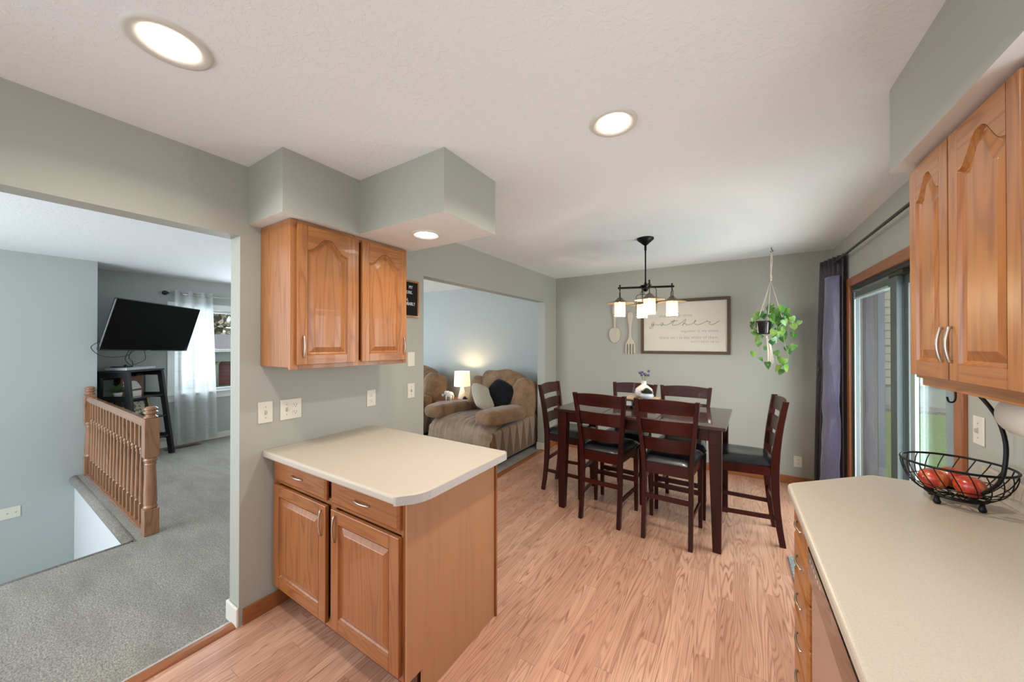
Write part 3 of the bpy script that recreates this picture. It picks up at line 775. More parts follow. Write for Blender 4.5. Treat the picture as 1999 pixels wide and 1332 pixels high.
# ------------------------------------------------------------------ switches and outlets
def plate(name, label, O, U, W, w, h, kind, group='wall plates'):
    t = thing(name, label, 'light switch' if 'switch' in name else 'outlet', O, 0, None)
    T = frameT(O, U, W)
    m = M(); m.T = T; m.box((-w/2, -h/2, 0), (w/2, h/2, .006)); obj('cover_plate', m, plate_m, t, .003, world=True)
    def tog(u):
        m = M(); m.T = T; m.box((u-.005, -.012, .005), (u+.005, .012, .008)); m.prism([(u-.004, -.008), (u+.004, -.008), (u+.004, .008), (u-.004, .008)], .006, .016, 'xy')
        obj('toggle', m, mat_tog, t, .001, world=True)
        for v in (-.03, .03):
            m = M(); m.T = T; m.lathe([(.003, .006), (.003, .0072), (0, .0072)], (u, v, 0), 8); obj('screw', m, slot_lt, t, world=True)
    def rec(u):
        for v in (-.02, .02):
            m = M(); m.T = T
            pts = []
            for k in range(20):
                a = 2*PI*k/20; pts.append((u+.0165*math.cos(a), v + max(-.0125, min(.0125, .0165*math.sin(a)))))
            m.prism(pts, .005, .008, 'xy'); r_ = obj('receptacle', m, plate_m, t, .0006, world=True)
            m = M(); m.T = T
            m.box((u-.0075, v-.001, .0078), (u-.0055, v+.007, .0083)); m.box((u+.0055, v-.001, .0078), (u+.0075, v+.007, .0083)); m.lathe([(.0025, .0078), (.0025, .0083), (0, .0083)], (u, v-.007, 0), 8)
            obj('slots', m, slot_m, r_, world=True)
    for k, u in kind:
        if k == 't': tog(u)
        elif k == 'r': rec(u)
        elif k == 'j':
            m = M(); m.T = T; m.lathe([(.005, .006), (.005, .010), (.002, .010), (.002, .012), (0, .012)], (u, 0, 0), 10); obj('cable_jack', m, slot_lt, t, world=True)
    return t
mat_tog = mat('toggle_plastic', (.45, .41, .33), .4); slot_lt = mat('screw_heads', (.38, .35, .28), .4)
LW = dict(U=(0,1,0), W=(1,0,0))
plate('light_switch', 'ivory single toggle switch plate left of the double plate above the peninsula', (XL, .920, 1.108), (0,1,0), (1,0,0), .073, .118, [('t', 0)])
plate('combination_switch_outlet', 'wide ivory plate with one toggle switch and one outlet above the peninsula', (XL, 1.053, 1.106), (0,1,0), (1,0,0), .117, .118, [('t', -.023), ('r', .023)])
plate('wall_outlet', 'white duplex outlet on the wall near the back of the peninsula countertop', (XL, 1.594, 1.098), (0,1,0), (1,0,0), .072, .116, [('r', 0)])
plate('light_switch', 'upper blank-looking white switch plate beside the doorway to the living room', (XL, 1.963, 1.362), (0,1,0), (1,0,0), .073, .118, [('x', 0)])
plate('light_switch', 'lower white toggle plate beside the doorway to the living room', (XL, 1.963, 1.108), (0,1,0), (1,0,0), .073, .118, [('t', 0)])
plate('wall_outlet', 'white duplex outlet low on the far wall near the dark curtain', (.585, YF, .245), (1,0,0), (0,-1,0), .072, .116, [('r', 0)])
plate('wall_plate', 'wide white cable plate low on the stairwell wall at left edge', (SX0, .29, -.245), (0,1,0), (1,0,0), .16, .115, [('j', .0), ('j', .05)])
plate('light_switch', 'white toggle switch plate on the right wall behind the fruit basket', (XR, 2.262, 1.13), (0,-1,0), (-1,0,0), .075, .118, [('t', 0)])

# ------------------------------------------------------------------ dining table
tb = thing('dining_table', 'dark cherry counter-height dining table in the middle of six chairs', 'table', (-.687, 3.30, 0), math.radians(-2.5))
TW, TD, TH = 1.34, .86, .90
m = M(); m.box((-TW/2, -TD/2, TH-.024), (-.231, TD/2, TH)); m.box((-.228, -TD/2, TH-.024), (.228, TD/2, TH)); m.box((.231, -TD/2, TH-.024), (TW/2, TD/2, TH))
obj('tabletop', m, cherry_top, tb, .004)
m = M(); a, b = TW/2-.05, TD/2-.05
m.box((-a, -b, TH-.115), (a, -b+.02, TH-.024)); m.box((-a, b-.02, TH-.115), (a, b, TH-.024)); m.box((-a, -b, TH-.115), (-a+.02, b, TH-.024)); m.box((a-.02, -b, TH-.115), (a, b, TH-.024))
obj('apron', m, cherry_x, tb, .002)
for sx in (-1, 1):
    for sy in (-1, 1):
        m = M(); m.bar((sx*(TW/2-.068), sy*(TD/2-.068), TH-.024), (sx*(TW/2-.068), sy*(TD/2-.068), TH-.14), .084, .084, (0,1,0))
        m.bar((sx*(TW/2-.068), sy*(TD/2-.068), TH-.14), (sx*(TW/2-.060), sy*(TD/2-.060), 0), .084, .084, (0,1,0), .054, .054)
        obj('leg', m, cherry_v, tb, .004)
# ------------------------------------------------------------------ chairs
def chair_proto():
    t = thing('dining_chair', '', 'chair', (0,0,0), 0, 'counter-height chairs round the dining table')
    def post_x(z): return .163 + (0 if z < .58 else (z-.58)*.10)
    def post_y(z): return -.035 + .085*math.cos((z-.50)*2.2) - (.012 if z > .5 else 0)*0
    y0_ = post_y(0)
    py = lambda z: post_y(z)-y0_
    zs = [0, .12, .25, .38, .50, .60, .70, .80, .90, 1.0, 1.07]
    for s_ in (-1, 1):
        m = M(); prof = []
        rings = []
        for z in zs:
            hw = .0155; hd = .019 + .008*math.exp(-((z-.55)/.3)**2)
            cx, cy = s_*post_x(z), py(z)
            rings.append([m.v((cx+i*hw, cy+j*hd, z)) for i, j in ((-1,-1),(1,-1),(1,1),(-1,1))])
        for r0, r1 in zip(rings, rings[1:]):
            for i in range(4): m.f([r0[i], r0[(i+1)%4], r1[(i+1)%4], r1[i]])
        m.f(rings[0][::-1]); m.f(rings[-1]); obj('back_post', m, cherry_v, t, .003)
        m = M(); m.bar((s_*.188, .405, .56), (s_*.188, .405, 0), .040, .040, (0,1,0), .028, .028); obj('front_leg', m, cherry_v, t, .003)
    def slat(z0, z1, nm):
        m = M(); n = 10; g = []
        for i in range(n+1):
            u = -1+2*i/n; col = []
            for z, dy in ((z0, -.008), (z1, -.008), (z1, .008), (z0, .008)):
                zz = (z0+z1)/2; x = u*(post_x(z)-.012); y = py(z) - .022*(1-u*u) + dy
                col.append(m.v((x, y, z + (.012*(1-u*u) if z == z1 and nm == 'top_rail' else 0))))
            g.append(col)
        for a, b in zip(g, g[1:]):
            for j in range(4): m.f([a[j], a[(j+1)%4], b[(j+1)%4], b[j]])
        m.f(g[0][::-1]); m.f(g[-1]); return obj(nm, m, cherry_x, t, .003)
    slat(.965, 1.062, 'top_rail'); slat(.81, .915, 'back_slat'); slat(.675, .775, 'back_slat')
    m = M()
    m.box((-.15, py(.53)-.010, .495), (.15, py(.53)+.010, .575)); m.box((-.172, .395, .51), (.172, .415, .575))
    for s_ in (-1, 1): m.bar((s_*.163, py(.54), .5425), (s_*.186, .40, .5425), .02, .065)
    obj('seat_frame', m, cherry_x, t, .002)
    m = M(); n = 6
    pts = [(-.165, .035), (.165, .035), (.205, .43), (-.205, .43)]
    m.prism(pts, .578, .592, 'xy')
    def seatfn(u, v):
        x = (-1+2*u)*(.170+.043*v); y = .03+.41*v; e = (1-abs(2*u-1)**6)*(1-abs(2*v-1)**6)
        return (x, y, .588+.052*e**.45 - .006*math.exp(-((u-.5)**2+(v-.5)**2)*14))
    m.sheet(seatfn, 20, 20)
    obj('seat_cushion', m, leather, t)
    m = M(); m.box((-.165, py(.32)-.009, .30), (.165, py(.32)+.009, .335)); obj('rear_stretcher', m, cherry_x, t, .002)
    m = M(); m.box((-.178, .394, .255), (.178, .412, .295)); obj('footrest', m, cherry_x, t, .002)
    for s_ in (-1, 1):
        m = M(); m.bar((s_*.163, py(.2), .205), (s_*.186, .40, .205), .016, .032); obj('side_stretcher', m, cherry_x, t, .002)
    return t
ch = chair_proto()
R_ = math.radians
CH = [((-.935, 2.842, 0), R_(-3), 'dark cherry ladder-back chair on near side of the table, left of the near pair'),
      ((-.418, 2.815, 0), R_(-1.5), 'dark cherry ladder-back chair on near side of the table, right of the near pair'),
      ((-.868, 3.79, 0), R_(176), 'dark cherry chair on the far side of the table, directly behind the flower vase'),
      ((-.385, 3.775, 0), R_(179), 'dark cherry chair on far side of the table, right of the flower vase'),
      ((-1.635, 3.365, 0), R_(-90), 'dark cherry chair at the left end of the table beside the recliner'),
      ((.300, 3.385, 0), R_(94), 'dark cherry chair at the right end of the table, nearest the sliding door')]
for i, (p, rz, lb) in enumerate(CH):
    if i == 0: ch.location = p; ch.rotation_euler = (0,0,rz); ch['label'] = lb
    else: dup(ch, p, rz, lb)

# ------------------------------------------------------------------ on the table
rs = thing('tray_riser', 'wood-topped white box riser tray under the vase on the dining table', 'tray', (-.70, 3.36, TH), R_(-2))
m = M(); m.box((-.14, -.11, .078), (.14, .11, .092)); obj('top_board', m, mat('light_tray_wood', (.46, .33, .22), .5), rs, .002)
m = M(); m.box((-.142, -.112, .070), (.142, .112, .078)); m.box((-.142,-.112,.02), (.142,.112,.026)); obj('black_trim', m, black_plastic, rs)
m = M(); m.box((-.135, -.105, .026), (-.07, .105, .070)); m.box((.07, -.105, .026), (.135, .105, .070)); m.box((-.07, .09, .026), (.07, .105, .07)); obj('white_box', m, ceramic_w, rs)
m = M()
for x in (-.12, .12):
    for y in (-.09, .09): m.lathe([(.010, 0), (.014, .010), (.010, .020)], (x, y, 0), 10)
obj('feet', m, black_plastic, rs)
va = thing('flower_vase', 'white bottle-shaped vase holding purple globe flowers on the table', 'vase', (-.69, 3.39, TH+.092))
obj('vase_body', M().lathe([(.035, 0), (.064, .01), (.082, .042), (.072, .078), (.040, .104), (.023, .118), (.021, .145), (.024, .150), (.020, .150), (.017, .12), (.03, .09)], (0,0,0), 28), ceramic_w, va)
rnd = random.Random(7)
for dx, dz in ((-.030, .222), (-.010, .228), (.038, .235), (-.014, .203), (.006, .210), (.014, .200), (.040, .200)):
    top = Vector((dx*1.15*.85, dx*.6+rnd.uniform(-.02,.02), dz+.005))
    st_ = obj('flower_stem', M().tube(spline([(0,0,.10), (top.x*.4, top.y*.4, .16), top], 4), .0018, 5), mat_stem if 'mat_stem' in globals() else globals().setdefault('mat_stem', mat('stem_green', (.20, .30, .12), .6)), va)
    m = M(); bmesh.ops.create_icosphere(m.bm, subdivisions=3, radius=.0125, matrix=Matrix.Translation(top))
    for v in m.bm.verts: v.co = top + (v.co-top)*(1+.18*noise.noise(v.co*260))
    obj('globe_flower', m, globals().setdefault('mat_glob', mat('globe_thistle_purple', (.085, .085, .16), .8)), st_)
su = thing('succulent_pot', 'round blue and white pot with a dark succulent in front of the vase', 'potted plant', (-.645, 3.285, TH+.092))
obj('pot', M().lathe([(.026, 0), (.052, .012), (.062, .032), (.052, .050), (.038, .055), (.036, .050), (.03, .045)], (0,0,0), 26), ceramic_b, su)
def rosette(n, r, h, seed, z0):
    m = M(); rn = random.Random(seed)
    for i in range(n):
        a = i*2.4; f = 1-i/n; L = r*(.35+.65*f); tl = .25+.9*(1-f)
        d = Vector((math.cos(a), math.sin(a), 0)); s_ = Vector((-d.y, d.x, 0)); up = Vector((0,0,1))
        o_ = Vector((0,0,z0)); tip = o_ + d*L*math.cos(tl) + up*(h*math.sin(tl)+.004); mid = o_ + (tip-o_)*.6
        w_ = L*.22; v = [m.v(p) for p in (o_, mid+s_*w_+up*.002, tip, mid-s_*w_+up*.002, mid-up*.006)]
        m.f([v[0], v[1], v[4]]); m.f([v[1], v[2], v[4]]); m.f([v[2], v[3], v[4]]); m.f([v[3], v[0], v[4]]); m.f([v[0], v[3], v[2], v[1]])
    return m
succ_g = mat('succulent_green', (.05, .075, .035), .5)
obj('succulent', rosette(70, .070, .062, 1, .045), succ_g, su)

# ------------------------------------------------------------------ chandelier
cx, cy = -.66, 3.32
cl = thing('chandelier', 'four-lantern oil-rubbed bronze chandelier over the dining table', 'chandelier', (cx, cy, 1.73))
obj('canopy', M().lathe([(.004, 2.372), (.016, 2.378), (.045, 2.405), (.070, 2.425), (.072, 2.436), (.072, 2.4395)], (cx, cy, 0), 32), black_metal, cl, world=True)
obj('rod', M().tube([(cx, cy, 2.372), (cx, cy, 2.0)], .0065, 12).tube([(cx, cy, 2.375), (cx, cy, 2.33)], .010, 12), black_metal, cl, world=True)
AZ = 2.005
m = M(); m.lathe([(.0, 1.955), (.016, 1.962), (.022, 1.975), (.030, 1.985), (.030, 2.0), (.045, 2.004), (.045, 2.014), (.012, 2.02), (.010, 2.04)], (cx, cy, 0), 20); obj('hub', m, black_metal, cl, world=True)
for ang in (19, 109, 199, 289):
    a = R_(ang); d = Vector((math.cos(a), math.sin(a), 0)); s_ = Vector((-d.y, d.x, 0)); c0 = Vector((cx, cy, 0)); e = c0 + d*.222
    m = M(); m.bar(c0+Vector((0,0,AZ-.008)), e+d*.018+Vector((0,0,AZ-.008)), .010, .018); m.lathe([(.006, AZ-.03), (.006, AZ+.010), (.009, AZ+.012), (.007, AZ+.02), (0, AZ+.022)], e, 10)
    obj('arm', m, black_metal, cl, .001, world=True)
    ln = obj('lantern_shade', M().lathe([(.0, 1.918), (.010, 1.916), (.014, 1.908), (.026, 1.903), (.028, 1.893), (.038, 1.890), (.042, 1.880), (.118, 1.858), (.120, 1.855), (.116, 1.855), (.045, 1.874), (.02, 1.882)], e, 36, caps=False), bronze_lt, cl, world=True)
    m = M(); k = Vector((0,0,1))
    m.tube([e+k*(AZ-.03)+d*0, e+k*1.915], .0035, 8)
    ring = [e + k*(1.975+.016*math.sin(t)) + s_*.016*math.cos(t) for t in [2*PI*i/16 for i in range(16)]]
    m.tube(ring, .003, 6, closed=True)
    for q in (-1, 1):
        m.tube(spline([e+k*1.960+s_*q*.012, e+k*1.957+s_*q*.040, e+k*1.940+s_*q*.0535, e+k*1.90+s_*q*.0545, e+k*1.76+s_*q*.0545, e+k*1.755+s_*q*.052], 5), .0028, 6)
    m.tube([e + k*1.756 + Vector((math.cos(t), math.sin(t), 0))*.0525 for t in [2*PI*i/28 for i in range(28)]], .003, 6, closed=True)
    obj('wire_cage', m, bronze, ln, world=True)
    obj('glass_jar', M().lathe([(.046, 1.876), (.048, 1.872), (.048, 1.742), (.046, 1.732), (.0445, 1.732), (.0445, 1.872)], e, 32, caps=False), jar_m, ln, world=True)
    obj('bulb', M().lathe([(.0, 1.755), (.012, 1.762), (.024, 1.785), (.024, 1.80), (.012, 1.825), (.008, 1.85), (.008, 1.875)], e, 18), bulb_m, ln, world=True)
    d_ = bpy.data.lights.new('lantern_glow', 'POINT'); d_.energy = 3.0; d_.color = (1, .84, .62); d_.shadow_soft_size = .006
    o_ = bpy.data.objects.new('lantern_glow', d_); C.objects.link(o_); o_.location = e + k*1.745

# ------------------------------------------------------------------ writing helper
def text_mesh(txt, size, T, mt, parent, name='lettering', align='RIGHT', ext=.0006, sx=1., width=None, space=1.0):
    cu = bpy.data.curves.new('txt', 'FONT'); cu.body = txt; cu.size = size; cu.align_x = align; cu.extrude = ext; cu.space_character = space
    to = bpy.data.objects.new('txt', cu); C.objects.link(to)
    bpy.context.view_layer.update()
    me = bpy.data.meshes.new_from_object(to.evaluated_get(bpy.context.evaluated_depsgraph_get()))
    bpy.data.objects.remove(to); bpy.data.curves.remove(cu)
    if width:
        xs = [v.co.x for v in me.vertices]; k = width/(max(xs)-min(xs)); sx = k
    off = rootof(parent).location
    for v in me.vertices:
        v.co = T @ Vector((v.co.x*sx, v.co.y, v.co.z)) - off
    me.name = name; me.materials.append(mt)
    o = bpy.data.objects.new(name, me); C.objects.link(o); o.parent = parent; return o
ink = mat('grey_ink', (.13, .12, .105), .7); ink2 = mat('light_grey_ink', (.28, .26, .23), .7)
YW = YF
sg = thing('gather_sign', 'large framed cream wooden sign reading gather on the far wall', 'sign', (-.50, YW, 1.36))
fx0, fx1, fz0, fz1 = -.990, -.012, 1.358, 2.026
m = M(); fw = .034
m.box((fx0, YW-.032, fz0), (fx1, YW-.001, fz0+fw)); m.box((fx0, YW-.032, fz1-fw), (fx1, YW-.001, fz1))
m.mi = 1; m.box((fx0, YW-.032, fz0+fw), (fx0+fw, YW-.001, fz1-fw)); m.box((fx1-fw, YW-.032, fz0+fw), (fx1, YW-.001, fz1-fw))
obj('frame', m, [brown_frame, brown_frame], sg, .002, world=True)
bd = obj('board', M().box((fx0+fw-.004, YW-.016, fz0+fw-.004), (fx1-fw+.004, YW-.004, fz1-fw+.004)), board_wood, sg, world=True)
G = [(-.866,1.727),(-.854,1.747),(-.838,1.755),(-.83,1.742),(-.846,1.718),(-.866,1.722),(-.838,1.734),(-.842,1.709),(-.866,1.676),(-.882,1.674),(-.886,1.685),(-.866,1.705),(-.819,1.721),(-.775,1.718),(-.756,1.723),(-.745,1.742),(-.727,1.742),(-.735,1.722),(-.752,1.712),(-.742,1.708),(-.725,1.728),(-.716,1.714),(-.687,1.717),(-.64,1.736),(-.605,1.770),(-.596,1.772),(-.612,1.742),(-.622,1.72),(-.608,1.710),(-.559,1.718),(-.51,1.749),(-.478,1.778),(-.471,1.772),(-.495,1.730),(-.511,1.702),(-.493,1.726),(-.475,1.734),(-.473,1.716),(-.45,1.711),(-.405,1.722),(-.368,1.752),(-.362,1.764),(-.376,1.755),(-.378,1.725),(-.35,1.710),(-.308,1.719),(-.26,1.745),(-.243,1.756),(-.238,1.742),(-.212,1.742),(-.225,1.718),(-.199,1.706),(-.165,1.719),(-.122,1.750)]
m = M(); m.tube(spline([(x, YW-.0165, z) for x, z in G], 6), .0022, 5); m.tube(spline([(-.640, YW-.0165, 1.757), (-.605, YW-.0165, 1.760), (-.560, YW-.0165, 1.764)], 4), .0022, 5)
obj('script_lettering', m, ink, bd, world=True)
Tt = lambda x, z: frameT((x, YW-.0162, z), (1,0,0), (0,-1,0))
text_mesh('where two or three', .048, Tt(-.405, 1.812), ink2, bd, width=.37, align='RIGHT', space=1.15)
text_mesh('together in my name,', .046, Tt(-.125, 1.622), ink2, bd, width=.40, space=1.15)
text_mesh('there am i in the midst of them.', .046, Tt(-.125, 1.543), ink2, bd, width=.64, space=1.15)
text_mesh('MATTHEW 18:20', .028, Tt(-.128, 1.497), ink2, bd, width=.285, space=1.2)
# ------------------------------------------------------------------ wooden spoon and fork
m = M(); sxp, Y1 = -1.330, YW
pts = []
def outline(half): return half + [(-x, z) for x, z in half[::-1]]
sp_half = [(.0, -.002), (.034, .010), (.060, .045), (.075, .098), (.073, .150), (.054, .185), (.026, .20), (.015, .195), (.013, .30), (.020, .36), (.031, .415), (.034, .46), (.026, .495), (.0, .508)]
m.prism([(sxp+x, 1.395+.10+z) for x, z in outline(sp_half)[:-1]], Y1-.022, Y1-.004, 'xz')
o = tag(obj('wooden_spoon', m, pale_wood, bevel=.004), 'large whitewashed wooden spoon hung on the far wall under the left lantern', 'wall decor')
m = M(); fxp = -1.128
fk_half = [(.062, .008), (.064, .09), (.058, .135), (.040, .175), (.022, .205), (.015, .24), (.014, .33), (.020, .38), (.031, .44), (.036, .50), (.028, .54), (.0, .553)]
poly = []
for xa, xb in ((.062, .048), (.028, .014), (-.014, -.028), (-.048, -.062)):
    if xa == .062: poly += []
right = [(fxp+x, 1.347+z) for x, z in fk_half]; left = [(fxp-x, 1.347+z) for x, z in fk_half[::-1]][1:]
tines = [(-.050, .0), (-.046, .010), (-.044, .125), (-.034, .135), (-.027, .125), (-.024, .0), (-.012, .0), (-.008, .125), (0, .133), (.008, .125), (.012, .0), (.024, .0), (.027, .125), (.034, .135), (.044, .125), (.046, .010), (.050, .0)]
m.prism(right + left + [(fxp+x, 1.347+z) for x, z in tines], Y1-.022, Y1-.004, 'xz')
tag(obj('wooden_fork', m, pale_wood, bevel=.003), 'large whitewashed wooden fork hung on the far wall left of the gather sign', 'wall decor')
# ------------------------------------------------------------------ letter board
lb = thing('letter_board', 'black felt letter board in oak frame half hidden by the left wall cabinet', 'letter board', (XL, 1.88, 1.70))
m = M(); a0, a1, b0, b1 = 1.74, 2.032, 1.700, 1.995
for q in (((XL, a0, b0), (XL+.018, a1, b0+.014)), ((XL, a0, b1-.014), (XL+.018, a1, b1)), ((XL, a0, b0), (XL+.018, a0+.014, b1)), ((XL, a1-.014, b0), (XL+.018, a1, b1))): m.box(*q)
obj('frame', m, oak_v, lb, .001, world=True)
fb = obj('felt', M().box((XL+.003, a0+.01, b0+.01), (XL+.009, a1-.01, b1-.01)), mat('black_felt', (.004, .004, .005), .95), lb, world=True)
lw_ = mat('white_letters', (.8, .8, .78), .5)
for tx, yy, zz in (('MY', 1.972, 1.930), ('WORK.', 1.972, 1.888), ('N,', 1.928, 1.828), ('PROBABLY', 1.998, 1.796)):
    text_mesh(tx, .036, frameT((XL+.0095, yy, zz), (0,1,0), (1,0,0)), lw_, fb, align='RIGHT', sx=.8, ext=.001)

# ------------------------------------------------------------------ hanging planter
hk = Vector((.335, 4.30, ZC))
mh = thing('macrame_hanger', 'cream macrame plant hanger hooked to the ceiling by the far wall', 'plant hanger', hk)
obj('ceiling_hook', M().tube(spline([hk, hk+Vector((0,0,-.02)), hk+Vector((.012,0,-.034)), hk+Vector((0,0,-.046)), hk+Vector((-.010,0,-.036))], 5), .003, 6), black_metal, mh, world=True)
pcn = Vector((.270, 4.30, 1.58))
m = M(); kn = hk+Vector((-.008, 0, -.33)); top = hk+Vector((0,0,-.045))
for q in (-1, 1): m.tube(spline([top, top+Vector((q*.006, 0, -.08)), hk+Vector((-.003+q*.003, q*.003, -.2)), kn], 4), .0038, 6)
for dz, r in ((-.17, .008), (-.19, .009), (-.28, .010), (-.30, .010), (-.32, .009)): m.lathe([(.003, -.012), (r, -.004), (r, .006), (.003, .012)], hk+Vector((-.005, 0, dz)), 10)
for q in (0, 1, 2, 3):
    a = .5 + q*PI/2; rr = .062
    e = Vector((pcn.x+rr*math.cos(a), pcn.y+rr*math.sin(a), 1.70))
    e2 = Vector((pcn.x+.056*math.cos(a), pcn.y+.056*math.sin(a), 1.60)); b_ = Vector((pcn.x+.02, pcn.y, 1.562))
    if q == 0: e = Vector((.43, 4.33, 1.70)); e2 = Vector((.36, 4.32, 1.60))
    m.tube([kn, e, e2, b_], .0032, 6)
for q in range(6):
    m.tube(spline([(pcn.x+.02, pcn.y, 1.565), (pcn.x+.03+.006*q, pcn.y+.004*(q%3), 1.45), (pcn.x+.034+.009*q, pcn.y+.006*(q%2), 1.27+.012*(q%3))], 4), .0036, 6)
m.lathe([(.004, -.015), (.012, -.006), (.012, .008), (.004, .016)], (pcn.x+.02, pcn.y, 1.555), 10)
obj('macrame_cord', m, cord_m, mh, world=True)
pp = thing('potted_pothos', 'trailing green pothos in a small black pot hanging in the macrame holder', 'potted plant', pcn)
obj('pot', M().lathe([(.0, 1.580), (.045, 1.581), (.050, 1.59), (.064, 1.695), (.068, 1.697), (.068, 1.712), (.062, 1.712), (.058, 1.69), (0, 1.688)], (pcn.x, pcn.y, 0), 28), black_plastic, pp, world=True)
obj('soil', M().lathe([(.0, 1.700), (.058, 1.697)], (pcn.x, pcn.y, 0), 20), mat('potting_soil', (.05, .03, .018), .95), pp, world=True)
LV = [(.33,4.39,1.86),(.32,4.39,1.83),(.33,4.21,1.74),(.41,4.22,1.82),(.4,4.37,1.78),(.46,4.35,1.8),(.46,4.33,1.76),(.43,4.26,1.72),(.4,4.32,1.72),(.37,4.32,1.8),(.36,4.32,1.71),(.49,4.23,1.72),(.52,4.29,1.66),(.5,4.28,1.65),(.51,4.34,1.56),(.41,4.4,1.67),(.33,4.39,1.66),(.42,4.31,1.6),(.4,4.29,1.58),(.34,4.25,1.59),(.35,4.21,1.52),(.33,4.21,1.5),(.37,4.29,1.39),(.18,4.26,1.38),(.25,4.28,1.33),(.29,4.38,1.44),(.45,4.3,1.43),(.5,4.31,1.45),(.42,4.25,1.31),(.39,4.21,1.33),(.45,4.26,1.25),(.37,4.23,1.25),(.4,4.3,1.21),(.43,4.4,1.53),(.25,4.33,1.78),(.21,4.24,1.74),(.18,4.38,1.69),(.19,4.36,1.66),(.2,4.35,1.61),(.24,4.38,1.6),(.26,4.35,1.56),(.23,4.36,1.48),(.21,4.27,1.53),(.27,4.4,1.76),(.44,4.39,1.62),(.43,4.23,1.69),(.39,4.35,1.72),(.35,4.34,1.77),(.21,4.29,1.77),(.19,4.31,1.59),(.3,4.3,1.27),(.48,4.38,1.41),(.38,4.3,1.61)]
rnd = random.Random(5); m = M(); ms = M()
def leaf(m, p, size, yaw, pitch, roll):
    Rm = Matrix.Rotation(yaw, 4, 'Z') @ Matrix.Rotation(pitch, 4, 'X') @ Matrix.Rotation(roll, 4, 'Y')
    half = [(0, 0), (.20, .12), (.42, .06), (.50, -.15), (.44, -.42), (.28, -.70), (.10, -.93), (0, -1.08)]
    T = Matrix.Translation(p) @ Rm
    def P(x, y): return T @ Vector((x*size, -.0 + .12*size*abs(x)*2 - .10*size*(y+.5)**2, (y+.45)*size))
    c = [m.bm.verts.new(P(0, y)) for y in (0, -.15, -.42, -.70, -1.08)]
    for s_ in (-1, 1):
        e = [m.bm.verts.new(P(s_*x, y)) for x, y in half[1:7]]
        fs = [(c[0], e[0], e[1]), (c[0], e[1], e[2], c[1]), (c[1], e[2], e[3], c[2]), (c[2], e[3], e[4], c[3]), (c[3], e[4], e[5], c[4])]
        for f in fs: m.f(list(f) if s_ > 0 else list(f)[::-1], True)
for i, p in enumerate(LV):
    p = Vector(p); sz = rnd.uniform(.052, .074)*(1.0 if p.x > .3 else .85)
    leaf(m, p, sz, rnd.uniform(-.9, .9), rnd.uniform(-.5, .5), rnd.uniform(-.5, .5))
    if p.z > 1.52:
        q = p+Vector((rnd.uniform(-.03,.03), rnd.uniform(.0,.05), rnd.uniform(-.03,.03))); leaf(m, q, sz*.8, rnd.uniform(-.9,.9), rnd.uniform(-.6,.6), rnd.uniform(-.5,.5))
obj('leaves', m, leaf_m, pp, world=True)
ms = M()
for path in ([(.28,4.3,1.70),(.40,4.30,1.74),(.47,4.3,1.70),(.50,4.3,1.60),(.50,4.3,1.55)], [(.27,4.3,1.70),(.22,4.33,1.72),(.20,4.34,1.62),(.22,4.34,1.48)], [(.29,4.28,1.70),(.35,4.24,1.70),(.37,4.24,1.55),(.35,4.24,1.42),(.38,4.24,1.25)],
             [(.30,4.3,1.70),(.41,4.28,1.68),(.43,4.28,1.5),(.46,4.28,1.36),(.44,4.27,1.27)], [(.28,4.3,1.70),(.3,4.31,1.78),(.33,4.34,1.84)], [(.23,4.34,1.50),(.24,4.30,1.40),(.21,4.28,1.35),(.25,4.28,1.34)], [(.43,4.3,1.45),(.50,4.3,1.44)]):
    ms.tube(spline(path, 5), .0022, 5)
obj('vines', ms, mat('vine_stem', (.22, .30, .09), .6), pp, world=True)

# ------------------------------------------------------------------ dark curtain and rod by the sliding door
cr_ = thing('curtain_rod', 'thin dark curtain rod above the sliding door', 'curtain rod', (.80, 3.3, 2.2))
obj('rod', M().tube([(.800, 4.56, 2.232), (.800, 2.0, 2.232)], .0095, 12), mat('pewter_rod', (.07, .065, .06), .4, .7), cr_, world=True)
m = M()
for y in (4.52, 2.04): m.bar((.87, y, 2.232), (.80, y, 2.232), .010, .014)
obj('brackets', m, black_metal, cr_, world=True)
obj('finial', M().lathe([(.0, 4.60), (.014, 4.59), (.014, 4.57), (.009, 4.56)], (.80, 0, 2.232), 14, 'y'), black_metal, cr_, world=True)
cu = thing('dark_curtain', 'dark plum satin curtain with painted blue-grey sheen bunched at the far end of the sliding door', 'curtain', (.80, 4.36, .02))
def cpath(u, z):
    # along a line from the far end of the rod to the door side, with deep folds
    k = 1-z/2.28; a = Vector((.748-.035*k, 4.52)); b = Vector((.856, 4.165)); p = a.lerp(b, u); n_ = Vector((-.957, -.29))
    p = p + n_*((.024 + .010*k)*math.sin(u*2*PI*5.2+.9) + .006*math.sin(u*37+z*1.7))
    return min(p.x, .862), p.y
def cf(u, v):
    z = .02 + 2.262*v; x, y = cpath(u, z); return (x, y, z)
def cfl(u, v):     # wide satin fold rolled forward on the door side
    z = .02 + 2.08*v; k = 1-v; a = Vector((.770-.040*k, 4.375)); b = Vector((.838, 4.195)); p = a.lerp(b, u); n_ = Vector((-.935, -.354))
    p = p + n_*(.026 + .030*math.sin(PI*u)**.7 + .003*math.sin(z*9+u*5) + .022*noise.noise(Vector((u*2.2, z*4.5, 3)))*(.25+k))
    return (p.x, p.y, z)
obj('dark_panel', M().sheet(cf, 110, 24), curtain_m, cu, world=True, solid=.002)
obj('satin_fold', M().sheet(cfl, 26, 40), curtain_sheen, cu, world=True, solid=.002)

# ------------------------------------------------------------------ floor mat by the door
mt_ = M(); mt_.box((.325, 2.30, 0), (.84, 3.10, .010)); mm_ = fabric('grey_mat', (.24, .27, .28), 300, .3, bump=.6)
tag(obj('door_mat', mt_, mm_, bevel=.004), 'grey doormat on the wood floor in front of the sliding glass door', 'mat')

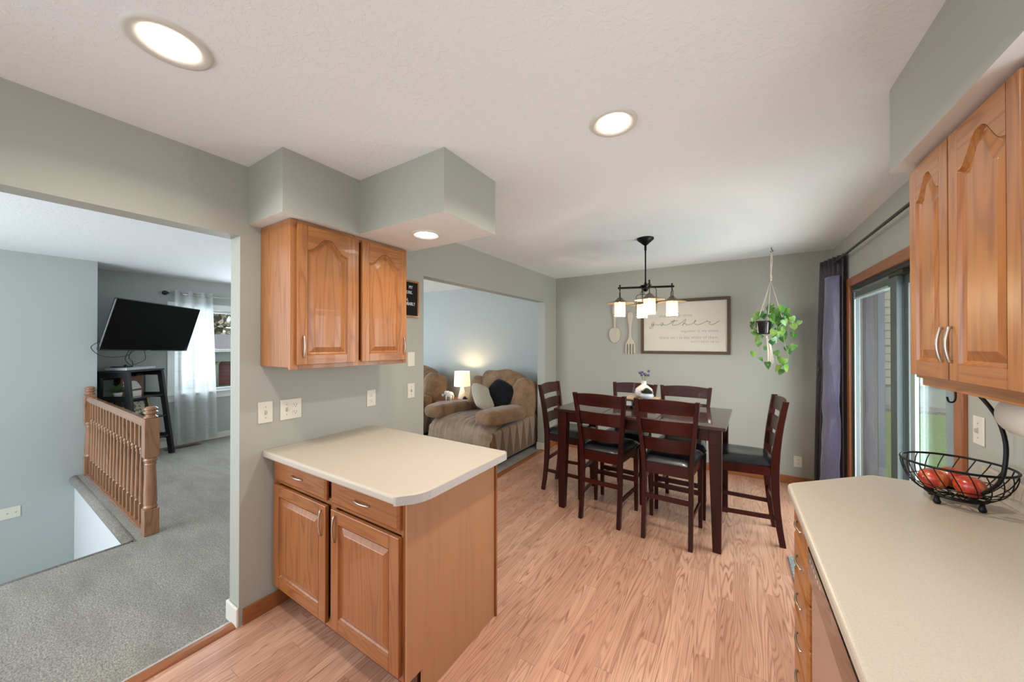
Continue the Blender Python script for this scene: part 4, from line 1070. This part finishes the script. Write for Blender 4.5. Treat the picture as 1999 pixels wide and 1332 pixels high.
# ------------------------------------------------------------------ fruit basket
bc = Vector((.70, 1.975, CT)); BR = .137
fbk = thing('fruit_basket', 'black wire fruit basket with an arched banana hook on the right counter', 'basket', bc)
m = M()
ring = lambda r, z, n=40: [bc+Vector((r*math.cos(2*PI*i/n), r*math.sin(2*PI*i/n), z)) for i in range(n)]
m.tube(ring(BR, .147), .0042, 8, closed=True)
obj('rim', m, black_metal, fbk, world=True)
bprof = [(BR, .147), (BR*.99, .125), (BR*.93, .095), (BR*.82, .066), (BR*.66, .044), (BR*.52, .034)]
m = M()
for i in range(22):
    a = 2*PI*i/22; pts = [bc+Vector((r*math.cos(a+.45*(1-z/.147)), r*math.sin(a+.45*(1-z/.147)), z)) for r, z in bprof]; m.tube(spline(pts, 3), .0018, 5)
m.tube(ring(BR*.86, .075), .0018, 5, closed=True)
obj('wire_ribs', m, black_metal, fbk, world=True)
m = M(); m.tube(ring(BR*.53, .034), .006, 8, closed=True)
for k in range(6): a = k*PI/6; m.tube([bc+Vector((BR*.52*math.cos(a), BR*.52*math.sin(a), .031)), bc-Vector((BR*.52*math.cos(a), BR*.52*math.sin(a), -.031))], .0022, 5)
obj('base_ring', m, black_metal, fbk, world=True)
m = M()
for k in range(4):
    a = .6+k*PI/2; c_ = bc+Vector((BR*.53*math.cos(a), BR*.53*math.sin(a), 0)); m.lathe([(.0, 0), (.008, .002), (.011, .010), (.008, .018), (.005, .034)], c_, 12)
obj('feet', m, black_metal, fbk, world=True)
ap = bc + Vector((.060, -.123, .147))
arc = [ap+Vector((-.030, .035, -.075)), ap+Vector((-.006, .004, -.02)), ap+Vector((.004, -.002, .04)), ap+Vector((.010, .010, .12)), ap+Vector((.002, .040, .20)), ap+Vector((-.022, .085, .268)), ap+Vector((-.045, .118, .290))]
m = M(); m.tube(spline(arc, 6), .0058, 10)
obj('arched_handle', m, black_metal, fbk, world=True)
hp = arc[-1]
m = M(); m.tube(spline([hp, hp+Vector((-.010, .012, -.004)), hp+Vector((-.010, .014, -.045)), hp+Vector((-.016, .010, -.062)), hp+Vector((-.030, .004, -.062)), hp+Vector((-.036, 0, -.044))], 5), .003, 8)
obj('banana_hook', m, black_metal, fbk, world=True)
apple_m = mat('apple_skin', (.5, .05, .02), .28, coat=.4); h = N(apple_m); o_ = h.obj()
nn = h.noise(h.mapping(o_, (1,1,.35)), 38., 3., .6)
h.l(h.ramp(nn, [(.30, (.33, .012, .010)), (.52, (.50, .05, .02)), (.64, (.70, .22, .05)), (.78, (.75, .50, .12))]), h.b.inputs['Base Color'])
for i, (dx, dy, dz, lab) in enumerate(((-.052, .012, .046, 'red apple streaked yellow at the left of the fruit basket'), (.028, -.018, .043, 'dark red apple in the middle of the fruit basket'), (.012, .062, .048, 'red apple at the right back of the fruit basket'))):
    t = thing('apple', lab, 'fruit', bc+Vector((dx, dy, dz-.006)), i*1.1, 'apples in the wire basket')
    obj('flesh', M().lathe([(.0, .006), (.012, .002), (.026, .006), (.037, .024), (.040, .042), (.034, .060), (.020, .070), (.010, .068), (.0, .060)], (0,0,0), 26), apple_m, t)
    obj('stem', M().tube([(0,0,.058), (.004, .002, .078)], .0015, 5), globals()['mat_stem'], t)

# ------------------------------------------------------------------ paper roll under the right cabinet
pt = thing('paper_towel_holder', 'white paper towel roll mounted beneath the right wall cabinet', 'paper towel holder', (.765, 1.6, 1.345))
pr_m = mat('white_paper', (.74, .70, .63), .85)
ro = obj('paper_roll', M().lathe([(.020, 1.50), (.066, 1.50), (.066, 1.745), (.020, 1.745)], (.765, 0, 1.272), 36, 'y'), pr_m, pt, world=True)
m = M()
for y in (1.49, 1.755): m.box((.745, y-.004, 1.262), (.785, y+.004, 1.373))
m.tube([(.765, 1.49, 1.272), (.765, 1.755, 1.272)], .012, 10)
obj('bracket', m, white_trim, pt, .001, world=True)

# ------------------------------------------------------------------ recliners
def side_mat():
    m = mat('pleated_side_microfibre', (.2, .13, .08), .85, spec=.15, sheen=.5); h = N(m); o = h.obj()
    sp = h.n('ShaderNodeSeparateXYZ'); h.l(o, sp.inputs[0])
    fy = h.math('PINGPONG', h.math('MULTIPLY', sp.outputs[1], 1.0), .085)
    lim = h.math('MULTIPLY', h.math('SUBTRACT', sp.outputs[2], .06), .20)
    f = h.math('LESS_THAN', fy, lim)
    h.l(h.mix(f, (.13, .062, .028), (.28, .19, .125)), h.b.inputs['Base Color']); return m
side_m = side_mat()
def recliner(label, loc):
    t = thing('recliner', label, 'armchair', loc, 0, 'brown microfibre recliners in the living room')
    # local: x from -.55 to .55, front at y=0, back at y=1.30
    m = M(); W2 = .50
    def side(u, v, s_): 
        return None
    poly = [(.10, .05), (1.12, .05), (1.20, .12), (1.22, .30), (1.14, .50), (.90, .46), (.30, .44), (.06, .42), (.04, .20)]
    for a_, b_ in ((.40, .53), (-.53, -.40)): obj('side_panel', M().prism(poly, a_, b_, 'yz'), side_m, t, .035, 4)
    m = M(); m.box((-.40, .12, .06), (.40, 1.15, .40)); obj('base', m, micro, t, .02)
    m = M(); m.box((-.45, .12, .0), (.45, 1.1, .06)); obj('plinth', m, black_plastic, t)
    m = M()
    def front(u, v):
        x = -.50+1.0*u; a = v*PI*.62; k = 1 - .5*abs(2*u-1)**8
        y = .16 - (.17*k)*math.sin(a)**.8 if a > .0 else .16
        pts = spline([(.12, .06), (.0, .10), (-.03, .28), (.0, .44), (.10, .52), (.30, .545), (.60, .53), (.95, .50)], 8)
        idx = min(int(v*(len(pts)-1)), len(pts)-2); fr = v*(len(pts)-1)-idx
        p = pts[idx].lerp(pts[idx+1], fr)
        edge = abs(2*u-1)**10
        y, z = p.x, p.y
        wr = .014*noise.noise(Vector((u*34, v*3.0, 1.7)))*(1 if .1 < v < .75 else .4)
        return (x, y + .06*edge - wr, z - .07*edge - .03*math.cos(PI*u)*0 + wr)
    m.sheet(front, 70, 40)
    obj('seat_and_footrest', m, micro_front, t)
    for s_ in (-1, 1):
        m = M(); m.cushion((s_*.425, .41, .58), (.29, .90, .19), .50, 36, Matrix.Rotation(-.05, 3, 'X'), .10, 5., s_*3.3); obj('arm_cushion', m, micro, t)
    m = M(); rot = Matrix.Rotation(-.28, 3, 'X')
    m.cushion((0, 1.02, .80), (.70, .34, .58), .55, 40, rot, .09, 4.5, 9); obj('back_cushion', m, micro, t)
    m = M(); m.cushion((0, .93, .60), (.62, .30, .30), .6, 36, rot, .10, 5, 4); obj('lumbar_cushion', m, micro, t)
    for s_ in (-1, 1):
        m = M(); m.cushion((s_*.40, 1.00, .70), (.24, .42, .56), .6, 30, Matrix.Rotation(-.28, 3, 'X') @ Matrix.Rotation(-s_*.30, 3, 'Z'), .10, 4.5, s_*5.); obj('back_wing', m, micro, t)
    m = M(); m.cushion((0, 1.13, .52), (.88, .22, .86), .4, 30, rot, .04, 4, 2); obj('back_shell', m, micro, t)
    return t
rc1 = recliner('brown microfibre recliner with cream and black pillows, nearest the dining room', (-2.90, 3.30, 0))
dup(rc1, (-4.66, 3.30, 0), 0, 'brown microfibre recliner partly hidden behind the doorway edge, left of the lamp table')
def pillow(name, c, s, rot, mt, label):
    t = thing(name, label, 'pillow', c)
    m = M(); n = 22
    for sg_ in (-1, 1):
        def f(u, v):
            a, b = 2*u-1, 2*v-1; k = max(0, (1-a**4)*(1-b**4))**.55
            pin = 1-.10*(a*a*b*b) - .05*(abs(a)+abs(b))*0
            p = Vector((a*s/2*(1-.08*(1-a*a)*0)*pin*(1-.06*b*b), sg_*.5*.34*s*k*(1+.12*noise.noise(Vector((a*2, b*2, sg_*4)))), b*s/2*pin*(1-.06*a*a)))
            return rot @ p
        m.sheet(f, n, n)
    o = obj('pillow_cover', m, mt, t); return t
pillow('throw_pillow', (-2.93, 3.92, .73), .42, Matrix.Rotation(R_(-38), 3, 'Y') @ Matrix.Rotation(R_(-25), 3, 'X') @ Matrix.Rotation(R_(98), 3, 'Z'), cream_fab, 'cream knobbly throw pillow propped on the recliner seat')
pillow('throw_pillow', (-2.79, 4.10, .755), .42, Matrix.Rotation(R_(28), 3, 'Y') @ Matrix.Rotation(R_(-25), 3, 'X') @ Matrix.Rotation(R_(-5), 3, 'Z'), black_fab, 'black throw pillow leaning in the corner of the recliner')

# ------------------------------------------------------------------ side table, lamp, elephant, succulent
stb = thing('side_table', 'small wooden side table holding the lamp between the recliners', 'table', (-3.80, 4.41, 0))
cherry_mid = wood('warm_brown_side_table', (.33, .15, .07), (.15, .055, .025), 'x', contrast=.5, rough=.3)
obj('top', M().cbox((0,0,.535), (.58, .50, .03)), cherry_mid, stb, .004)
m = M(); m.box((-.26,-.22,.44), (.26,.22,.52)); obj('apron', m, cherry_mid, stb, .003)
for sx in (-1,1):
    for sy in (-1,1): obj('leg', M().box((sx*.25-.02, sy*.21-.02, 0), (sx*.25+.02, sy*.21+.02, .44)), cherry_mid, stb, .002)
lp = thing('table_lamp', 'lit table lamp with cream drum shade and white cone base', 'lamp', (-3.75, 4.43, .55))
obj('lamp_base', M().lathe([(.075, .028), (.073, .05), (.055, .11), (.034, .18), (.026, .215), (.018, .235), (.010, .24)], (0,0,0), 32), ceramic_w, lp)
obj('wooden_foot', M().lathe([(.074, 0), (.078, .004), (.078, .028), (.07, .028)], (0,0,0), 32), oak_x, lp)
shm = bpy.data.materials.new('lit_linen_shade'); shm.use_nodes = True; b_ = shm.node_tree.nodes['Principled BSDF']
b_.inputs['Base Color'].default_value = (.80, .72, .58, 1); b_.inputs['Roughness'].default_value = .9
b_.inputs['Emission Color'].default_value = (1, .80, .50, 1); b_.inputs['Emission Strength'].default_value = .75
obj('lamp_shade', M().lathe([(.134, .235), (.124, .475), (.122, .475), (.132, .235)], (0,0,0), 40, caps=False), shm, lp)
obj('socket', M().lathe([(.010, .235), (.014, .26), (.014, .30), (0, .30)], (0,0,0), 12).tube([(-.125,0,.465),(.125,0,.465)], .002, 5), nickel, lp)
obj('light_bulb', M().lathe([(.012, .30), (.028, .34), (.030, .36), (.020, .385), (0, .392)], (0,0,0), 16), bulb_m, lp)
d_ = bpy.data.lights.new('lamp_light', 'POINT'); d_.energy = 8; d_.color = (1, .72, .42); d_.shadow_soft_size = .03
o_ = bpy.data.objects.new('lamp_light', d_); C.objects.link(o_); o_.location = (-3.75, 4.43, .55+.425)
el = thing('elephant_figurine', 'white ceramic elephant figurine with raised trunk beside the lamp', 'figurine', (-3.95, 4.33, .55))
m = M()
m.cushion((.02, 0, .095), (.15, .09, .095), .9, 22); m.cushion((-.065, 0, .115), (.07, .06, .07), .95, 18)
for x in (-.03, .07):
    for y in (-.024, .024): m.lathe([(.017, 0), (.015, .03), (.019, .08)], (x, y, 0), 12)
m.tube(spline([(-.09, 0, .105), (-.115, 0, .07), (-.135, 0, .06), (-.150, 0, .085)], 5), [.016-.0006*i for i in range(16)], 10)
for y in (-1, 1):
    m.cushion((-.045, y*.034, .115), (.05, .012, .065), .9, 16, Matrix.Rotation(y*.5, 3, 'Z')); m.tube(spline([(-.09, y*.016, .095), (-.115, y*.020, .085), (-.125, y*.022, .10)], 4), .004, 6)
m.tube([(.09, 0, .11), (.102, 0, .07)], .003, 6)
obj('elephant_body', m, ceramic_w, el)
s2 = thing('succulent_pot', 'small dark succulent in a round pot at the right edge of the side table', 'potted plant', (-3.585, 4.30, .55))
obj('pot', M().lathe([(.025, 0), (.042, .02), (.042, .04), (.032, .055), (.028, .05)], (0,0,0), 20), mat('dark_brown_pot', (.05, .025, .02), .5), s2)
obj('succulent', rosette(40, .06, .06, 3, .045), mat('dark_succulent', (.05, .035, .035), .6), s2)

# ------------------------------------------------------------------ TV
ty, tt, trr = .564, .288, -.034
nv = Vector((math.cos(ty), math.sin(ty), 0)); sv = Vector((-math.sin(ty), math.cos(ty), 0)); uv = nv*math.sin(tt)+Vector((0,0,1))*math.cos(tt)
sv, uv = sv*math.cos(trr)+uv*math.sin(trr), uv*math.cos(trr)-sv*math.sin(trr); wv = sv.cross(uv)
tc_ = Vector((-6.388, 1.40, 1.693))
tv = thing('television', 'black flat screen television tilted down on a wall arm in the living room', 'television', tc_)
Tv = Matrix(((sv.x, uv.x, wv.x, tc_.x), (sv.y, uv.y, wv.y, tc_.y), (sv.z, uv.z, wv.z, tc_.z), (0,0,0,1)))
m = M(); m.T = Tv; m.box((-.55, -.316, -.035), (.55, .316, 0)); m.box((-.35, -.22, -.06), (.35, .18, -.035)); obj('housing', m, black_plastic, tv, .004, world=True)
m = M(); m.T = Tv; m.box((-.542, -.300, -.001), (.542, .308, .0015)); obj('screen', m, black_gloss, tv, world=True)
m = M(); m.T = Tv; m.box((-.5515, -.27, -.012), (-.5495, .30, -.006)); obj('silver_edge_strip', m, steel, tv, world=True)
m = M(); m.T = Tv; m.box((-.02, -.3175, -.003), (.02, -.310, .0022)); obj('badge', m, steel, tv, world=True)
m = M(); bk = Tv @ Vector((0, 0, -.06)); wl = Vector((-6.846, 1.22, 1.68)); mid_ = Vector((-6.64, 1.05, 1.68))
m.bar(bk, mid_, .05, .03); m.bar(mid_, wl, .05, .03); m.box((-6.847, 1.14, 1.56), (-6.83, 1.30, 1.80)); m2 = M()
obj('wall_arm', m, black_metal, tv, .003, world=True)
m = M()
b0 = Tv @ Vector((-.20, -.316, -.03))
m.tube(spline([Tv @ Vector((-.555, -.22, -.03)), Tv @ Vector((-.60, -.30, -.04)), Tv @ Vector((-.45, -.40, -.04)), Tv @ Vector((-.2, -.40, -.05)), Tv @ Vector((-.1, -.3, -.05))], 6), .0035, 6)
bx = Vector((-6.55, 1.22, 1.185))
m.tube(spline([b0, b0+Vector((-.03, -.03, -.10)), bx+Vector((0, -.05, .06)), bx], 6), .004, 6)
m.tube(spline([b0+Vector((.0,.03,.03)), b0+Vector((-.02, 0, -.09)), bx+Vector((0, -.0, .06)), bx], 6), .004, 6)
m.tube(spline([b0+sv*.18, b0+sv*.19+Vector((0,0,-.12)), b0+sv*.1+Vector((0,0,-.17)), bx+Vector((0,0,.02))], 6), .0035, 6)
obj('cables', m, black_plastic, tv, world=True)
# ------------------------------------------------------------------ ladder shelf unit
an = R_(35); su_ = thing('shelf_unit', 'black tapered shelf unit in the corner beneath the television', 'shelf', (-6.54, 1.20, 0), an)
# local: x forward (depth), y sideways. front-left etc.
m_blk = mat('black_painted_wood', (.008, .008, .009), .4)
Wd, Dp, Hs = .43, .34, 1.13
for s_ in (-1, 1):
    m = M(); y = s_*(Wd/2+.0)
    m.bar((.17, y*1.0, Hs), (.30, y*1.12, 0), .035, .06, (1,0,0)); m.bar((-.15, y, Hs), (-.15, y, 0), .035, .06, (1,0,0))
    for z in (.25, Hs-.03): m.bar((-.15, y, z), (.17+.13*(1-z/Hs), y*(1+.12*(1-z/Hs)), z), .03, .07)
    m.bar((-.15, y, .80), (.21, y*1.03, .80), .02, .07)
    obj('side_frame', m, m_blk, su_, .002)
obj('top_board', M().box((-.17, -Wd/2-.03, Hs), (.20, Wd/2+.03, Hs+.02)), mat('dark_glassy_top', (.03, .032, .035), .15), su_, .002)
for z in (.25, .52, .80): obj('shelf_board', M().box((-.16, -Wd/2-.0, z-.01), (.19+.12*(1-z/Hs), Wd/2+.0, z+.01)), mat('dark_glassy_shelf', (.02, .02, .022), .15), su_, .001)
obj('back_stretcher', M().box((-.16, -Wd/2, Hs-.10), (-.14, Wd/2, Hs)).box((-.162, -.04, .25), (-.14, .04, Hs-.1)), m_blk, su_)
def on_shelf(x, y, z): 
    v = Matrix.Rotation(an, 3, 'Z') @ Vector((x, y, 0)); return (-6.54+v.x, 1.20+v.y, z)
t = thing('media_box', 'flat silver disc player on top of the black shelf unit', 'media player', on_shelf(.03, .0, Hs+.02), an)
obj('box_body', M().box((-.12, -.21, .003), (.13, .16, .035)), mat('silver_plastic', (.55, .57, .57), .35, .4), t, .003); obj('feet', M().box((-.1, -.19, 0), (.11, .14, .004)), black_plastic, t)
t = thing('cable_modem_stand', 'small black flat device resting on the silver player', 'electronics', on_shelf(.0, -.06, Hs+.055), an)
obj('base_plate', M().prism([(-.10, -.08), (.04, -.12), (.06, .02), (-.05, .12)], 0, .012, 'xy'), black_plastic, t, .002); obj('knob', M().lathe([(.02, .012), (.012, .03), (0, .035)], (0,0,0), 14), black_plastic, t)
t = thing('state_plaque', 'wooden plank plaque with a white state outline on the middle shelf', 'wall decor', on_shelf(-.02, .04, .81), an)
plk = wood('plaque_planks', (.20, .10, .045), (.07, .03, .015), 'y', rough=.6, coat=0)
obj('plank_board', M().box((-.012, -.13, 0), (0, .15, .25)), plk, t, .001)
obj('backing_frame', M().box((-.02, .07, 0), (-.013, .19, .28)), m_blk, t)
obj('white_outline', M().prism([(-.11, .19), (.03, .19), (.06, .175), (.10, .12), (.12, .085), (.0, .08), (-.02, .10), (-.11, .10)], .0, .005, 'yz'), ceramic_w, t)
t = thing('white_block_decor', 'small white block standing before the plaque on the middle shelf', 'ornament', on_shelf(.08, -.02, .81), an)
obj('block', M().box((-.02, -.05, 0), (.02, .06, .07)), ceramic_w, t, .003); obj('block_trim', M().box((-.021, -.051, .07), (.021, .061, .074)), pale_wood, t)
t = thing('potted_plant', 'small leafy plant in a white pot on the middle shelf of the black unit', 'potted plant', on_shelf(.0, -.15, .81), an)
obj('pot', M().lathe([(.030, 0), (.042, .06), (.040, .065), (.036, .06)], (0,0,0), 18), ceramic_w, t)
m = M(); rnd = random.Random(11)
for k in range(60):
    a = rnd.uniform(0, 6.28); e = rnd.uniform(.3, 1.4); L = rnd.uniform(.06, .14); d = Vector((math.cos(a)*math.cos(e), math.sin(a)*math.cos(e), math.sin(e))); s_ = d.orthogonal().normalized()*.008
    o_ = Vector((0,0,.06)); m.f([m.v(o_), m.v(o_+d*L*.6+s_), m.v(o_+d*L), m.v(o_+d*L*.6-s_)])
obj('foliage', m, mat('shelf_plant_green', (.05, .10, .035), .6), t)
t = thing('picture_frame', 'gold framed black and cream print on the lower shelf of the black unit', 'picture', on_shelf(.10, .03, .53), an)
m = M(); m.T = Matrix.Rotation(-.22, 4, 'Y')
m.box((0, -.13, 0), (.015, -.118, .25)); m.box((0, .118, 0), (.015, .13, .25)); m.box((0, -.13, 0), (.015, .13, .012)); m.box((0, -.13, .238), (.015, .13, .25))
obj('gold_frame', m, mat('gold_frame', (.55, .38, .12), .35, .8), t, .001)
m = M(); m.T = Matrix.Rotation(-.22, 4, 'Y'); m.box((.001, -.118, .012), (.008, .118, .238)); obj('black_mount', m, m_blk, t)
pm = mat('cream_print', (.55, .52, .40), .7); h = N(pm); nn = h.noise(h.obj(), 28., 3.); h.l(h.ramp(nn, [(.42, (.12,.12,.09)), (.5, (.58,.55,.44))]), h.b.inputs['Base Color'])
m = M(); m.T = Matrix.Rotation(-.22, 4, 'Y'); m.box((.008, -.075, .04), (.010, .075, .21)); obj('print', m, pm, t)
t = thing('white_figurine', 'small white bottle-shaped figurine on the lower shelf of the black unit', 'figurine', on_shelf(.06, -.15, .53), an)
obj('body', M().lathe([(.025, 0), (.028, .04), (.016, .09), (.010, .12), (.016, .14), (.010, .16), (0, .165)], (0,0,0), 16), ceramic_w, t)

# ------------------------------------------------------------------ stair railing
rl = thing('stair_railing', 'oak stair railing with turned newels and balusters at the edge of the stairwell', 'railing', (-5.0, .82, 0))
YR = .82
def newel(x):
    m = M(); s_ = .043
    m.box((x-s_, YR-s_, 0), (x+s_, YR+s_, .20)); m.box((x-s_, YR-s_, .60), (x+s_, YR+s_, .905))
    m.lathe([(.040, .20), (.043, .215), (.036, .228), (.040, .25), (.039, .33), (.034, .46), (.031, .53), (.036, .545), (.031, .556), (.040, .570), (.043, .582), (.036, .592), (.040, .60)], (x, YR, 0), 24)
    m.lathe([(.040, .905), (.044, .912), (.030, .922), (.026, .930), (.040, .942), (.044, .952), (.030, .962), (.040, .972), (.042, .980), (.026, .994), (0, .998)], (x, YR, 0), 24)
    return obj('newel_post', m, rail_oak, rl, .004, world=True)
newel(-3.865); newel(-6.20)
m = M(); prof = [(-.030, -.03), (-.034, -.01), (-.030, .012), (-.016, .026), (.016, .026), (.030, .012), (.034, -.01), (.030, -.03)]
m.sweep([(-6.16, YR, .862), (-3.908, YR, .862)], prof); obj('handrail', m, rail_oak_x, rl, .002, world=True)
obj('shoe_rail', M().box((-6.16, YR-.032, 0), (-3.908, YR+.032, .018)), rail_oak_x, rl, .002, world=True)
nb = 17
for i in range(nb):
    x = -6.16 + (i+.75)*2.252/(nb+.3)
    m = M(); q = .016
    m.box((x-q, YR-q, .018), (x+q, YR+q, .17)); m.box((x-q, YR-q, .64), (x+q, YR+q, .835))
    m.lathe([(.014, .17), (.017, .178), (.012, .186), (.016, .195), (.017, .21), (.015, .30), (.012, .45), (.0095, .58), (.013, .59), (.010, .60), (.014, .612), (.016, .622), (.011, .632), (.014, .64)], (x, YR, 0), 12)
    obj('baluster', m, rail_oak, rl, .0015, world=True)

# ------------------------------------------------------------------ sheer curtain, rod, vent
t = thing('curtain_rod', 'brushed nickel curtain rod with round finial over the living room window', 'curtain rod', (-6.76, 2.2, 2.18))
obj('rod', M().tube([(-6.76, 1.60, 2.20), (-6.76, 3.4, 2.20)], .011, 12), nickel, t, world=True)
obj('finial', M().lathe([(.0, 1.535), (.022, 1.545), (.032, 1.565), (.030, 1.585), (.016, 1.60), (.012, 1.61)], (-6.76, 0, 2.20), 18, 'y'), black_plastic, t, world=True)
obj('bracket', M().bar((-6.85, 1.70, 2.20), (-6.76, 1.70, 2.20), .012, .02).bar((-6.85, 3.3, 2.20), (-6.76, 3.3, 2.20), .012, .02), nickel, t, world=True)
t = thing('sheer_curtain', 'white sheer grommet curtain in front of the living room window', 'curtain', (-6.76, 1.95, .03))
def sf(u, v):
    z = .03 + 2.22*v; w_ = 1+.16*(1-v); y = 1.67 + .43*u*w_ + .0*(1-v) - .0; x = -6.76 + .045*math.sin(u*2*PI*3.0+.3)*(1-.0*v) + .01*math.sin(u*19+v*3)
    return (x, y, z)
obj('sheer_panel', M().sheet(sf, 72, 20), sheer_m, t, world=True)
m = M()
for k in range(6):
    u = (k*PI - .3 + (0 if k else PI*0))/(2*PI*3.0)
    if u < 0.01: continue
    y = 1.67+.43*u; m.tube([( -6.76+.022*math.cos(a), y+.004, 2.20+.022*math.sin(a)) for a in [2*PI*i/18 for i in range(18)]], .004, 6, closed=True)
obj('grommets', m, nickel, t, world=True)
t = thing('floor_vent', 'brown floor register in the carpet beneath the sheer curtain', 'vent', (-6.66, 1.74, 0))
vm = mat('brown_vent', (.13, .085, .055), .5, .3)
m = M(); m.box((-.055, -.19, 0), (.055, -.165, .006)); m.box((-.055, .165, 0), (.055, .19, .006)); m.box((-.055, -.165, 0), (-.035, .165, .006)); m.box((.035, -.165, 0), (.055, .165, .006)); obj('vent_frame', m, vm, t)
m = M()
for i in range(30): y = -.16+i*.011; m.box((-.035, y, .001), (.035, y+.005, .005))
obj('louvres', m, vm, t); 

# ------------------------------------------------------------------ ordering aid: keep everything evaluated
bpy.context.view_layer.update()
